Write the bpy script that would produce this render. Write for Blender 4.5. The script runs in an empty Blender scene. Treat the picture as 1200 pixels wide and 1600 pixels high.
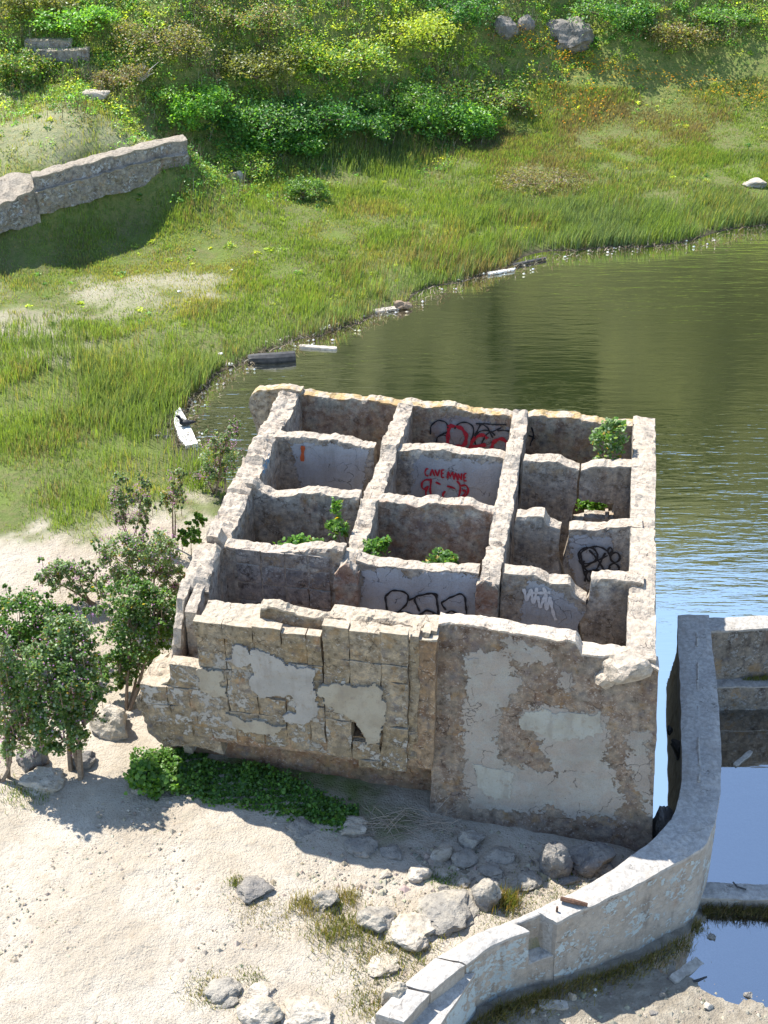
import bpy, math, random
import numpy as np
random.seed(7); RNG = np.random.default_rng(11)
SC = bpy.context.scene
COL = SC.collection

# ------------------------------------------------------------------ camera, sky, sun, exposure
F = 1950.0; PITCH = math.atan((800 + 480) / F); CAMH = 17.0
cp, sp_ = math.cos(PITCH), math.sin(PITCH)
cam_d = bpy.data.cameras.new("camera"); cam = bpy.data.objects.new("camera", cam_d); COL.objects.link(cam)
cam.location = (0, 0, CAMH); cam.rotation_euler = (math.pi / 2 - PITCH, 0, 0)
cam_d.sensor_fit = 'VERTICAL'; cam_d.sensor_height = 36.0; cam_d.lens = 36.0 * F / 1600.0
cam_d.clip_end = 2000; SC.camera = cam
SUN_AZ, SUN_EL = math.radians(138), math.radians(57.5)
SV = np.array([math.cos(SUN_EL) * math.cos(SUN_AZ), math.cos(SUN_EL) * math.sin(SUN_AZ), math.sin(SUN_EL)])
world = bpy.data.worlds.new("World"); SC.world = world; world.use_nodes = True
wn = world.node_tree.nodes; wl = world.node_tree.links
sky = wn.new('ShaderNodeTexSky'); sky.sky_type = 'NISHITA'; sky.sun_disc = False
sky.sun_elevation = SUN_EL; sky.sun_rotation = math.pi / 2 - SUN_AZ
sky.air_density = 1.0; sky.dust_density = 0.2; sky.ozone_density = 1.0
wl.new(sky.outputs[0], wn['Background'].inputs[0]); wn['Background'].inputs[1].default_value = 0.15
sd = bpy.data.lights.new("sun", 'SUN'); sd.energy = 4.6; sd.angle = math.radians(0.53); sd.color = (1.0, 0.955, 0.88)
so = bpy.data.objects.new("sun", sd); COL.objects.link(so)
from mathutils import Vector
so.rotation_euler = Vector(tuple(SV)).to_track_quat('Z', 'Y').to_euler(); so.location = (-20, 20, 40)
SC.view_settings.view_transform = 'Standard'; SC.view_settings.look = 'None'
SC.view_settings.gamma = 1.0; SC.view_settings.exposure = 1.28

# ------------------------------------------------------------------ numeric helpers
def rays(px, py):
    x = (np.asarray(px, float) - 600) / F; y = -(np.asarray(py, float) - 800) / F
    return np.stack([x, cp + y * sp_, -sp_ + y * cp], -1)
def up(px, py, z):
    r = rays(px, py); return r * ((z - CAMH) / r[..., 2])[..., None] + np.array([0, 0, CAMH])
def at(px, py, Y):
    r = rays(px, py); return r * (Y / r[..., 1]) + np.array([0, 0, CAMH])
def proj(P):
    P = np.asarray(P, float) - np.array([0, 0, CAMH]); d = P[..., 1] * cp - P[..., 2] * sp_
    return 600 + F * P[..., 0] / d, 800 - F * (P[..., 1] * sp_ + P[..., 2] * cp) / d, d
def _h(ix, iy, iz, seed):
    n = (ix * 374761393 + iy * 668265263 + iz * 2147483647 + seed * 1274126177) & 0xFFFFFFFF
    n = ((n ^ (n >> 13)) * 1274126177) & 0xFFFFFFFF; n = ((n ^ (n >> 15)) * 2246822519) & 0xFFFFFFFF
    return ((n ^ (n >> 16)) & 0xFFFFFF) / 8388607.5 - 1.0
def vnoise(P, seed=0):
    P = np.asarray(P, float); I = np.floor(P).astype(np.int64); f = P - I; f = f * f * (3 - 2 * f); r = 0
    for dx in (0, 1):
        for dy in (0, 1):
            for dz in (0, 1):
                w = (f[..., 0] if dx else 1 - f[..., 0]) * (f[..., 1] if dy else 1 - f[..., 1]) * (f[..., 2] if dz else 1 - f[..., 2])
                r = r + w * _h(I[..., 0] + dx, I[..., 1] + dy, I[..., 2] + dz, seed)
    return r
def fbm(P, freq=1.0, oc=4, seed=0, gain=0.5):
    P = np.asarray(P, float) * freq; a = 1.0; r = 0
    for k in range(oc): r = r + a * vnoise(P, seed + 17 * k); P = P * 2.03 + 5.3; a *= gain
    return r
def fbm2(x, y, freq=1.0, oc=4, seed=0): return fbm(np.stack([x, y, np.zeros_like(x) + .37], -1), freq, oc, seed)
def sstep(a, b, x): t = np.clip((x - a) / (b - a), 0, 1); return t * t * (3 - 2 * t)
def sdist(x, y, poly):
    """signed distance to polygon, positive inside"""
    x = np.asarray(x, float); y = np.asarray(y, float); ins = np.zeros(x.shape, bool); d = np.full(x.shape, 1e9)
    n = len(poly)
    for i in range(n):
        x0, y0 = poly[i]; x1, y1 = poly[(i + 1) % n]
        dx, dy = x1 - x0, y1 - y0; t = np.clip(((x - x0) * dx + (y - y0) * dy) / (dx * dx + dy * dy + 1e-12), 0, 1)
        d = np.minimum(d, np.hypot(x - x0 - t * dx, y - y0 - t * dy))
        if y0 != y1: ins ^= ((y0 > y) != (y1 > y)) & (x < x0 + (y - y0) * dx / (dy if dy else 1e-12))
    return np.where(ins, d, -d)

# ------------------------------------------------------------------ mesh helpers
def mesh_np(name, V, faces, vcol=None, fcol=None, smooth=False):
    """faces: list of int arrays (n,k)"""
    me = bpy.data.meshes.new(name); V = np.asarray(V, np.float32)
    faces = [np.asarray(f, np.int32) for f in faces if len(f)]
    nl = sum(f.size for f in faces); nf = sum(len(f) for f in faces)
    me.vertices.add(len(V)); me.vertices.foreach_set('co', V.ravel())
    me.loops.add(nl); me.polygons.add(nf)
    me.loops.foreach_set('vertex_index', np.concatenate([f.ravel() for f in faces]))
    tot = np.concatenate([np.full(len(f), f.shape[1], np.int32) for f in faces])
    me.polygons.foreach_set('loop_start', np.concatenate([[0], np.cumsum(tot)[:-1]]).astype(np.int32))
    me.polygons.foreach_set('loop_total', tot)
    me.polygons.foreach_set('use_smooth', np.full(nf, bool(smooth)))
    for arr, dom in ((vcol, 'POINT'), (fcol, 'FACE')):
        if arr is not None:
            a = me.color_attributes if False else me.attributes
            at_ = a.new('col', 'FLOAT_COLOR', dom); c4 = np.ones((len(arr), 4), np.float32); c4[:, :arr.shape[1]] = arr
            at_.data.foreach_set('color', c4.ravel())
    me.update(calc_edges=True); me.validate(); return me
def ob(name, me, mat=None, parent=None, label=None, cat=None, group=None, kind=None):
    o = bpy.data.objects.new(name, me); COL.objects.link(o)
    if mat is not None and me is not None and not me.materials: me.materials.append(mat)
    if parent is not None: o.parent = parent
    if label: o['label'] = label
    if cat: o['category'] = cat
    if group: o['group'] = group
    if kind: o['kind'] = kind
    return o
def empty(name, label, cat, group=None, loc=(0, 0, 0)):
    o = ob(name, None, None, None, label, cat, group); o.empty_display_size = .2; return o
def merge(parts):
    Vs = []; Fs = {}; off = 0
    for V, faces in parts:
        Vs.append(V)
        for f in faces:
            f = np.asarray(f)
            if len(f): Fs.setdefault(f.shape[1], []).append(f + off)
        off += len(V)
    return np.concatenate(Vs), [np.concatenate(v) for v in Fs.values()]
def tube(path, radii, sides=6, cap=True):
    path = np.asarray(path, float); n = len(path); V = []
    radii = np.broadcast_to(np.asarray(radii, float), (n,))
    for i in range(n):
        t = path[min(i + 1, n - 1)] - path[max(i - 1, 0)]; t = t / (np.linalg.norm(t) + 1e-9)
        a = np.cross(t, [0.31, 0.87, 0.37]); a /= np.linalg.norm(a) + 1e-9; b = np.cross(t, a)
        for k in range(sides):
            an = 2 * math.pi * k / sides; V.append(path[i] + radii[i] * (a * math.cos(an) + b * math.sin(an)))
    Q = [[i * sides + k, i * sides + (k + 1) % sides, (i + 1) * sides + (k + 1) % sides, (i + 1) * sides + k] for i in range(n - 1) for k in range(sides)]
    fs = [np.array(Q)]
    if cap: fs.append(np.array([list(range(sides))[::-1], [(n - 1) * sides + k for k in range(sides)]]))
    return np.array(V), fs
def ribbon(P, nrm, w):
    """flat stroke of width w along P, thick along nrm"""
    P = np.asarray(P, float); n = len(P); T = np.gradient(P, axis=0); S = np.cross(T, nrm); S /= np.linalg.norm(S, axis=1)[:, None] + 1e-9
    ww = np.broadcast_to(np.asarray(w, float), (n,))[:, None] * .5
    V = np.concatenate([P + S * ww, P - S * ww]); i = np.arange(n - 1)
    return V, [np.stack([i, i + 1, n + i + 1, n + i], 1)]

# ------------------------------------------------------------------ material helpers
class NT:
    def __init__(s, name, disp=False):
        s.m = bpy.data.materials.new(name); s.m.use_nodes = True; s.t = s.m.node_tree; s.n = s.t.nodes; s.b = s.n['Principled BSDF']
        s.geo = s.n.new('ShaderNodeNewGeometry'); s.P = s.geo.outputs['Position']
    def link(s, a, b): s.t.links.new(a, b)
    def setin(s, node, key, v):
        if v is None: return
        i = node.inputs[key]
        if hasattr(v, 'is_output') or isinstance(v, bpy.types.NodeSocket): s.link(v, i)
        else:
            if i.type == 'RGBA' and len(v) == 3: v = (*v, 1)
            i.default_value = v
    def attr(s, name='col'):
        a = s.n.new('ShaderNodeAttribute'); a.attribute_name = name; return a.outputs['Color']
    def sep(s, c):
        a = s.n.new('ShaderNodeSeparateColor'); s.link(c, a.inputs[0]); return a.outputs
    def sepx(s, c):
        a = s.n.new('ShaderNodeSeparateXYZ'); s.link(c, a.inputs[0]); return a.outputs
    def mapping(s, v, scale=(1, 1, 1), loc=(0, 0, 0), rot=(0, 0, 0)):
        a = s.n.new('ShaderNodeMapping'); s.link(v, a.inputs[0]); a.inputs['Scale'].default_value = scale; a.inputs['Location'].default_value = loc; a.inputs['Rotation'].default_value = rot; return a.outputs[0]
    def noise(s, scale, detail=5, rough=.55, v=None, dist=0.0):
        a = s.n.new('ShaderNodeTexNoise'); s.link(v or s.P, a.inputs['Vector']); a.inputs['Scale'].default_value = scale
        a.inputs['Detail'].default_value = detail; a.inputs['Roughness'].default_value = rough; a.inputs['Distortion'].default_value = dist; return a.outputs['Fac']
    def warp(s, v, amt):
        a = s.n.new('ShaderNodeTexNoise'); s.link(v, a.inputs['Vector']); a.inputs['Scale'].default_value = 2.5; a.inputs['Detail'].default_value = 4
        m = s.n.new('ShaderNodeVectorMath'); m.operation = 'MULTIPLY_ADD'; s.link(a.outputs['Color'], m.inputs[0]); m.inputs[1].default_value = (amt * 2,) * 3; s.link(v, m.inputs[2]); return m.outputs[0]
    def vor(s, scale, feat='F1', v=None, rnd=1.0):
        a = s.n.new('ShaderNodeTexVoronoi'); a.feature = feat; s.link(v or s.P, a.inputs['Vector']); a.inputs['Scale'].default_value = scale; a.inputs['Randomness'].default_value = rnd; return a.outputs['Distance']
    def math(s, op, a, b=None, c=None, clamp=False):
        m = s.n.new('ShaderNodeMath'); m.operation = op; m.use_clamp = clamp
        for k, v in enumerate((a, b, c)): s.setin(m, k, v)
        return m.outputs[0]
    def ramp(s, f, a, b, lo=0.0, hi=1.0):
        m = s.n.new('ShaderNodeMapRange'); m.interpolation_type = 'SMOOTHSTEP'; s.setin(m, 0, f); s.setin(m, 1, a); s.setin(m, 2, b); s.setin(m, 3, lo); s.setin(m, 4, hi); return m.outputs[0]
    def mix(s, f, a, b, mode='MIX'):
        m = s.n.new('ShaderNodeMix'); m.data_type = 'RGBA'; m.blend_type = mode; s.setin(m, 0, f)
        for key, v in ((6, a), (7, b)):
            if isinstance(v, bpy.types.NodeSocket): s.link(v, m.inputs[key])
            else: m.inputs[key].default_value = (*v, 1) if len(v) == 3 else v
        return m.outputs[2]
    def bump(s, h, strength, dist, prev=None):
        b = s.n.new('ShaderNodeBump'); s.link(h, b.inputs['Height']); b.inputs['Strength'].default_value = strength; b.inputs['Distance'].default_value = dist
        if prev is not None: s.link(prev, b.inputs['Normal'])
        return b.outputs[0]
    def out(s, color=None, rough=None, normal=None, **kw):
        if color is not None: s.setin(s.b, 'Base Color', color)
        if rough is not None: s.setin(s.b, 'Roughness', rough)
        if normal is not None: s.link(normal, s.b.inputs['Normal'])
        for k, v in kw.items(): s.setin(s.b, k.replace('_', ' '), v)
        return s.m

def mat_concrete(name, c1, c2, c3, top, paint, lichen=None, paint_noise=.22, stain=.6, seedloc=0.0, fine=1.0, mott=1.0):
    """weathered concrete; attribute col: R paint field (0.5 = edge), G exposed/ragged top, B lichen/rust hint"""
    t = NT(name); P = t.mapping(t.P, loc=(seedloc, seedloc * .7, 0)); A = t.sep(t.attr())
    n1 = t.noise(1.1, 6, .6, P); n2 = t.noise(3.7, 6, .62, P, .4); n3 = t.noise(14, 5, .6, P); n4 = t.noise(55, 3, .6, P)
    streak = t.noise(2.2, 5, .6, t.mapping(P, scale=(2.2, 2.2, .35)))
    c = t.mix(t.ramp(n1, .38, .62), c1, c2); c = t.mix(t.ramp(n2, .50, .68), c, c3)
    c = t.mix(t.math('MULTIPLY', t.ramp(streak, .52, .72), stain), c, (.075, .062, .052))
    rust = t.math('MULTIPLY', t.ramp(t.noise(1.7, 6, .65, t.mapping(P, scale=(1.6, 1.6, .5), loc=(9, 3, 1))), .60, .72), .55 * min(1, mott + .2))
    c = t.mix(rust, c, (.19, .085, .04))
    n5 = t.noise(7.5, 8, .72, P); n6 = t.noise(21, 5, .65, t.mapping(P, loc=(5, 2, 8)))
    c = t.mix(t.math('MULTIPLY', t.ramp(n5, .50, .60), mott), c, t.mix(1.0, c, (1.45, 1.40, 1.32), 'MULTIPLY')); c = t.mix(t.math('MULTIPLY', t.ramp(n5, .47, .38), mott), c, t.mix(1.0, c, (.55, .52, .50), 'MULTIPLY'))
    c = t.mix(t.math('MULTIPLY', t.math('MULTIPLY', t.ramp(n6, .56, .62), t.ramp(n2, .42, .56)), .55 * mott), c, (.46, .43, .38))
    o1 = t.noise(3.1, 6, .68, t.mapping(P, loc=(11, 4, 6))); o2 = t.noise(4.3, 6, .68, t.mapping(P, loc=(2, 14, 9)))
    c = t.mix(t.math('MULTIPLY', t.ramp(o1, .54, .66), .45 * mott), c, (.29, .175, .07)); c = t.mix(t.math('MULTIPLY', t.ramp(o2, .54, .66), .55 * mott), c, (.105, .10, .108))
    # old paint / render coat
    edge = t.math('ADD', A[0], t.math('MULTIPLY', t.math('SUBTRACT', t.math('ADD', t.math('MULTIPLY', n2, .6), t.math('MULTIPLY', n3, .4)), .5), paint_noise * 4))
    pm = t.ramp(edge, .5, .53)
    pc = t.mix(t.ramp(n1, .4, .65), paint, tuple(x * .8 for x in paint)); pc = t.mix(t.math('MULTIPLY', t.ramp(streak, .5, .75), .35), pc, (.2, .17, .14))
    c = t.mix(pm, c, pc)
    # ragged tops
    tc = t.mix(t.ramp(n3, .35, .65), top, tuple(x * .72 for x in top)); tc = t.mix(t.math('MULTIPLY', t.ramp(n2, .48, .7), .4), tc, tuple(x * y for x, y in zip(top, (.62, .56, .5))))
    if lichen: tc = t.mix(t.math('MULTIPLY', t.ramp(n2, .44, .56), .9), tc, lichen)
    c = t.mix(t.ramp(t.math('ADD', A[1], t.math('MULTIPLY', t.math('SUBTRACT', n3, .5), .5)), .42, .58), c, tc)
    c = t.mix(t.math('MULTIPLY', A[2], t.ramp(n2, .4, .55)), c, (.26, .10, .045))
    c = t.mix(t.math('MULTIPLY', t.math('SUBTRACT', n4, .5, clamp=True), 1.2), c, (.06, .055, .05))
    h = t.math('ADD', t.math('ADD', t.math('MULTIPLY', n3, .6), t.math('MULTIPLY', n4, .35)), t.math('MULTIPLY', pm, .45))
    h = t.math('ADD', h, t.math('MULTIPLY', t.math('MULTIPLY', A[1], n3), .8))
    cr = t.math('MULTIPLY', t.ramp(t.vor(1.3, 'DISTANCE_TO_EDGE', t.warp(P, .35)), .0, .008, 1, 0), t.ramp(n2, .48, .55))
    c = t.mix(t.math('MULTIPLY', cr, .7), c, (.05, .042, .036)); h = t.math('SUBTRACT', h, t.math('MULTIPLY', cr, .6))
    return t.out(c, .93, t.bump(h, .9 * fine, .03), Specular_IOR_Level=.25)

M_WALL = mat_concrete('weathered_concrete', (.26, .215, .165), (.335, .30, .255), (.205, .16, .12), (.43, .365, .29), (.38, .37, .365))
M_BACK = mat_concrete('lichen_concrete', (.25, .21, .15), (.31, .275, .215), (.195, .155, .11), (.44, .37, .285), (.30, .29, .285), lichen=(.36, .25, .11), seedloc=4)
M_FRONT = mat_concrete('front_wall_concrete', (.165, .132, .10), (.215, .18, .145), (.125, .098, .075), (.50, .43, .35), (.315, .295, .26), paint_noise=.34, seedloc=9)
M_BLOCK = mat_concrete('block_masonry', (.195, .155, .10), (.245, .205, .15), (.145, .11, .072), (.43, .36, .27), (.35, .33, .295), seedloc=13, stain=.4)
M_UNDER = mat_concrete('underside_concrete', (.19, .125, .075), (.24, .175, .115), (.15, .09, .055), (.42, .36, .28), (.35, .33, .3), seedloc=17)
M_SEA = mat_concrete('seawall_concrete', (.29, .255, .215), (.35, .315, .27), (.24, .195, .155), (.40, .375, .34), (.38, .43, .435), seedloc=21, stain=.45, fine=.45, paint_noise=.16, mott=.35)
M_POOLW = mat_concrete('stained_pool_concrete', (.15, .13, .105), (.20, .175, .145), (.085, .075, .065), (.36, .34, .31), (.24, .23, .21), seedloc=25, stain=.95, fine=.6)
M_LEDGE = mat_concrete('ledge_concrete', (.20, .18, .155), (.26, .235, .205), (.15, .13, .11), (.33, .285, .225), (.4, .4, .4), seedloc=29)

def mat_flat(name, col, rough=.8, var=.3, scale=9, bump=.3):
    t = NT(name); n = t.noise(scale, 5, .6); c = t.mix(t.ramp(n, .35, .7), col, tuple(x * (1 - var) for x in col))
    return t.out(c, rough, t.bump(t.noise(scale * 4, 4), bump, .01), Specular_IOR_Level=.3)
def mat_leaf(name, rough=.5, trans=.52, spec=.35, tint=(1, 1, 1)):
    t = NT(name); a = t.attr(); n = t.noise(40, 2); c = t.mix(t.math('MULTIPLY', n, .5), a, t.mix(1.0, a, (.55, .6, .5), 'MULTIPLY'))
    t.out(c, rough, None, Specular_IOR_Level=spec)
    tr = t.n.new('ShaderNodeBsdfTranslucent'); t.link(t.mix(1.0, c, (1.5, 1.4, .6), 'MULTIPLY'), tr.inputs[0])
    ms = t.n.new('ShaderNodeMixShader'); ms.inputs[0].default_value = trans; t.link(t.b.outputs[0], ms.inputs[1]); t.link(tr.outputs[0], ms.inputs[2])
    t.link(ms.outputs[0], t.n['Material Output'].inputs[0]); return t.m
M_LEAF = mat_leaf('leaf', .42, .5, .5); M_GRASS = mat_leaf('grass_blade', .6, .5, .2); M_DRY = mat_leaf('dry_stalk', .9, .1, .05)
M_BARK = mat_flat('bark', (.26, .19, .13), .9, .4, 20); M_FLOWER = mat_leaf('petal', .7, .4, .1)
M_WOOD = mat_flat('weathered_wood', (.42, .38, .32), .9, .4, 12); M_DWOOD = mat_flat('dark_wood', (.055, .055, .055), .6, .5, 9)
M_WHITE = mat_flat('bleached_board', (.66, .65, .60), .8, .25, 6, .1); M_RED = mat_flat('red_spray_paint', (.42, .02, .035), .6, .25, 25, .05)
M_BLACK = mat_flat('black_spray_paint', (.02, .02, .024), .6, .3, 25, .05); M_PALE = mat_flat('pale_spray_paint', (.62, .58, .54), .7, .2, 25, .05)
M_ORANGE = mat_flat('orange_spray_paint', (.5, .10, .03), .7, .2, 25, .05); M_BLUEP = mat_flat('blue_spray_paint', (.12, .22, .33), .7, .2, 25, .05)
M_RUST = mat_flat('rusty_iron', (.10, .055, .035), .85, .5, 30)

def mat_rock(name, a, b, seed):
    t = NT(name); o = t.n.new('ShaderNodeTexCoord').outputs['Object']; P = t.mapping(t.P, loc=(seed, seed, 0))
    n1 = t.noise(3, 6, .6, P); n2 = t.noise(13, 6, .65, P); n3 = t.noise(45, 4, .6, P)
    c = t.mix(t.ramp(n1, .4, .62), a, b); c = t.mix(t.ramp(n2, .5, .7), c, tuple(x * .55 for x in a)); c = t.mix(t.math('MULTIPLY', t.ramp(n3, .55, .75), .5), c, (.5, .46, .4))
    return t.out(c, .92, t.bump(t.math('ADD', n2, t.math('MULTIPLY', n3, .5)), .9, .04), Specular_IOR_Level=.25)
M_ROCK = mat_rock('grey_rock', (.23, .21, .18), (.33, .295, .24), 1); M_ROCKD = mat_rock('dark_rock', (.155, .145, .135), (.25, .225, .19), 5); M_ROCKT = mat_rock('tan_rock', (.36, .31, .24), (.45, .40, .33), 8)

# ------------------------------------------------------------------ ruin frame (local U right, V away, z up)
TH = math.radians(10.2); uv = np.array([math.cos(TH), -math.sin(TH)]); vv = np.array([math.sin(TH), math.cos(TH)])
O2 = uv * -5.94 + vv * 14.85
def L2W(U, V, z):
    U, V, z = np.broadcast_arrays(np.asarray(U, float), np.asarray(V, float), np.asarray(z, float))
    return np.stack([O2[0] + U * uv[0] + V * vv[0], O2[1] + U * uv[1] + V * vv[1], z], -1)
def onV(px, py, V):
    r = rays(px, py); t = (V + O2 @ vv) / (r[..., 0] * vv[0] + r[..., 1] * vv[1])
    return (r[..., 0] * uv[0] + r[..., 1] * uv[1]) * t - O2 @ uv, CAMH + r[..., 2] * t
def onU(px, py, U):
    r = rays(px, py); t = (U + O2 @ uv) / (r[..., 0] * uv[0] + r[..., 1] * uv[1])
    return (r[..., 0] * vv[0] + r[..., 1] * vv[1]) * t - O2 @ vv, CAMH + r[..., 2] * t
def pxV(pts, V): return [tuple(float(q) for q in onV(x, y, V)) for x, y in pts]

# seawall top stations: left edge, right edge (pixels), z
SEA = [((1059, 960), (1108, 960), 1.85), ((1060, 990), (1111, 990), 1.85), ((1063, 1077), (1121, 1077), 1.85), ((1065, 1159), (1127, 1159), 1.85), ((1066, 1225), (1127, 1228), 1.83),
       ((1053, 1276), (1119, 1283), 1.8), ((1019, 1314), (1100, 1325), 1.78), ((950, 1364), (1009, 1374), 1.72), ((890, 1395), (935, 1410), 1.7), ((834, 1422), (870, 1441), 1.68)]
SEA2 = [((834, 1422), (868, 1442), 1.68), ((795, 1438), (827, 1455), 1.66), ((750, 1456), (774, 1472), 1.64), ((683, 1494), (729, 1505), 1.6), ((629, 1540), (672, 1551), 1.58), ((585, 1585), (628, 1598), 1.56), ((540, 1640), (585, 1655), 1.55), ((480, 1720), (530, 1740), 1.55)]
sea_c = np.array([(up(*l, z) + up(*r, z))[:2] / 2 for l, r, z in SEA + SEA2[1:]])
_ext = np.array([[sea_c[0][0] + .2, sea_c[0][1] + 0.3], [sea_c[0][0] + 30, sea_c[0][1] + .3]])[::-1]
sea_line = np.concatenate([_ext, sea_c, sea_c[-1:] + (sea_c[-1:] - sea_c[-2:-1]) * 12])
POOLPOLY = np.concatenate([sea_line, [[60, sea_line[-1][1] - 5], [60, sea_line[0][1]]]])

# ------------------------------------------------------------------ terrain
LAKE = 0.9      # the pond stands higher than the small pool
def lz(z): return z + LAKE * np.clip(1 - z / 1.55, 0, 1)
def P3(lst, f=lz): return np.array([up(x, y, float(f(z))) for x, y, z in lst])
LAND = P3([(0, 1300, 1.2), (0, 1600, 1.2), (300, 1400, 1.2), (150, 1500, 1.2), (500, 1300, 1.1), (600, 1500, 1.15), (300, 1600, 1.2), (450, 1500, 1.18), (600, 1350, 1.0), (850, 1385, .95), (930, 1350, .9),
    (400, 1270, 1.1), (250, 1250, 1.15), (700, 1420, 1.1), (560, 1600, 1.2), (760, 1440, 1.15), (700, 1300, .9), (800, 1330, .9),
    (0, 1100, 1.2), (100, 1230, 1.22), (150, 1000, 1.1), (0, 950, 1.05), (0, 850, .95), (150, 850, .85), (0, 700, .6), (150, 700, .42), (230, 730, .2), (200, 780, .6), (250, 850, .8), (270, 800, .5),
    (100, 560, .8), (0, 500, 1.05), (0, 430, 1.2), (200, 450, .95), (200, 560, .4), (200, 640, .2), (100, 640, .5), (350, 480, .55), (300, 400, 1.0), (450, 400, .8), (600, 400, .45), (550, 450, .3), (700, 370, .45), (850, 350, .5),
    (1000, 330, .55), (1100, 310, .6), (1200, 290, .7),
    (1250, 340, 0.), (1200, 362, 0.), (1100, 382, 0.), (1000, 390, 0.), (900, 398, 0.), (800, 424, 0.), (720, 445, 0.), (640, 480, 0.), (560, 508, 0.), (500, 528, 0.), (440, 545, 0.), (380, 572, 0.), (330, 605, 0.), (300, 640, 0.), (285, 670, 0.), (310, 705, 0.), (350, 720, 0.05),
    (1200, 400, -.6), (900, 450, -.7), (700, 520, -.7), (500, 580, -.6), (400, 620, -.5), (1100, 600, -1), (1200, 800, -1), (800, 580, -1), (1100, 900, -1), (1200, 930, -1.0), (340, 660, -.25),
    (1045, 1200, -.8), (1045, 1100, -.8), (1040, 1260, -.6),
    # far bank and hill
    (100, 398, 1.1), (200, 360, 1.15), (260, 300, 1.3), (330, 300, 1.25), (450, 300, 1.1), (600, 300, .9), (600, 230, 1.4), (750, 250, 1.0), (900, 230, 1.2), (1050, 230, 1.2), (1200, 220, 1.3),
    (300, 200, 3.2), (400, 200, 2.6), (500, 150, 3.5), (300, 100, 5.3), (450, 60, 5.5), (650, 160, 2.6), (800, 130, 2.7), (600, 50, 5.3), (750, 60, 4.4), (600, 0, 6.4), (300, 0, 7.2), (0, 0, 7.4), (150, 20, 6.9), (100, 100, 5.4), (0, 100, 5.4),
    (1000, 130, 2.5), (1150, 150, 2.2), (1100, 60, 4.0), (900, 60, 4.0), (1000, 0, 5.5), (1200, 0, 5.6), (800, 0, 5.8), (50, 190, 4.3), (150, 170, 4.6), (230, 190, 4.0), (0, 240, 4.0), (60, 258, 3.95), (120, 240, 4.0), (180, 222, 4.05), (240, 210, 4.1), (280, 200, 4.1)])
XT = [(-40, 70, 24), (0, 70, 21), (40, 72, 32), (-40, 95, 52), (0, 92, 51), (45, 96, 60), (25, 80, 38), (-60, 50, 12), (-30, 46, 5), (-30, 30, 1.6), (-25, 15, 1.4), (-25, 0, 1.3), (0, 0, 1.2), (0, 5, 1.2), (-10, 8, 1.25), (-80, 120, 58), (0, 130, 58), (80, 130, 58), (32, 48, 0), (60, 50, 0), (60, 62, 4), (30, 62, 5), (35, 25, -1), (60, 30, -1), (22, 40, -1), (-100, 0, 2), (-100, 60, 16), (100, 30, -1), (100, 70, 12),
      (-18, 34, 1.3), (-18, 44, 4.2), (-20, 52, 7.5)]
RV = [L2W(u, v, 0) * [1, 1, 0] + [0, 0, z] for u, v, z in [(1.5, 7.6, -.5), (5, 7.6, -.8), (7.6, 7, -.9), (7.6, 4, -.9), (-.5, 2, .9), (-.6, 4, .5), (-.9, 6, .1), (2, 3, .9), (5, 3, .8), (7.55, 1.5, -.7), (7.0, -.5, .9)]]
XR = np.concatenate([np.array(XT, float), np.array(RV)]); XR[:, 2] = lz(XR[:, 2]); LAND = np.concatenate([LAND, XR])
POOL = np.concatenate([P3(f=lambda z: z, lst=[(880, 1590, .18), (1000, 1600, .13), (1100, 1600, .07), (1200, 1600, .03), (1060, 1545, .04), (1150, 1550, -.03), (1190, 1570, .0), (1100, 1480, -.1), (1200, 1480, -.14), (1020, 1500, -.02), (1000, 1450, .12), (940, 1540, .06), (900, 1510, .3), (820, 1575, .35), (760, 1620, .35), (1075, 1415, .1), (1110, 1420, -.05), (1160, 1440, -.2), (1180, 1300, -.7), (1160, 1200, -.8), (1250, 1200, -.8), (1130, 1350, -.5)]), np.array([(9, 8, .1), (12, 12, -.1), (20, 12, -.5), (5, 6, .2), (2, 6, .3), (0, 6, .3), (20, 18, -.8)], float)])
def rbf(C):
    X = C[:, :2]; D = np.hypot(X[:, None, 0] - X[None, :, 0], X[:, None, 1] - X[None, :, 1])
    n = len(C); A = np.zeros((n + 1, n + 1)); A[:n, :n] = D - np.eye(n) * .03; A[n, :n] = A[:n, n] = 1
    w = np.linalg.solve(A, np.append(C[:, 2], 0)); return X, w
_RL, _RP = rbf(LAND), rbf(POOL)
def _ev(R, x, y):
    X, w = R; r = np.full(x.shape, w[-1])
    for (a, b), q in zip(X, w[:-1]): r += q * np.hypot(x - a, y - b)
    return r
def height_raw(x, y):
    zl = _ev(_RL, x, y); zp = _ev(_RP, x, y); s = sdist(x, y, [tuple(p) for p in POOLPOLY])
    far = sstep(50, 75, y)
    zl = zl + fbm2(x, y, .35, 3, 3) * .10 * sstep(LAKE + .1, LAKE + .4, zl) + fbm2(x, y, .16, 4, 9) * far * 3.0 + fbm2(x, y, .6, 3, 8) * .35 * sstep(2.0, 4.0, zl)
    return zl * (1 - sstep(-.12, .12, s)) + zp * sstep(-.12, .12, s)
def seg(a, b, st): return np.arange(a, b, st)
GX = np.concatenate([seg(-140, -24, 4), seg(-24, -11, .3), seg(-11, 10, .1), seg(10, 24, .3), seg(24, 141, 4)])
GY = np.concatenate([seg(-40, 6, 2), seg(6, 20, .09), seg(20, 30, .13), seg(30, 60, .2), seg(60, 75, .5), seg(75, 150, 2)])
gx, gy = np.meshgrid(GX, GY); GZ = height_raw(gx, gy)
_w = sstep(36, 42, gy)
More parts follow.
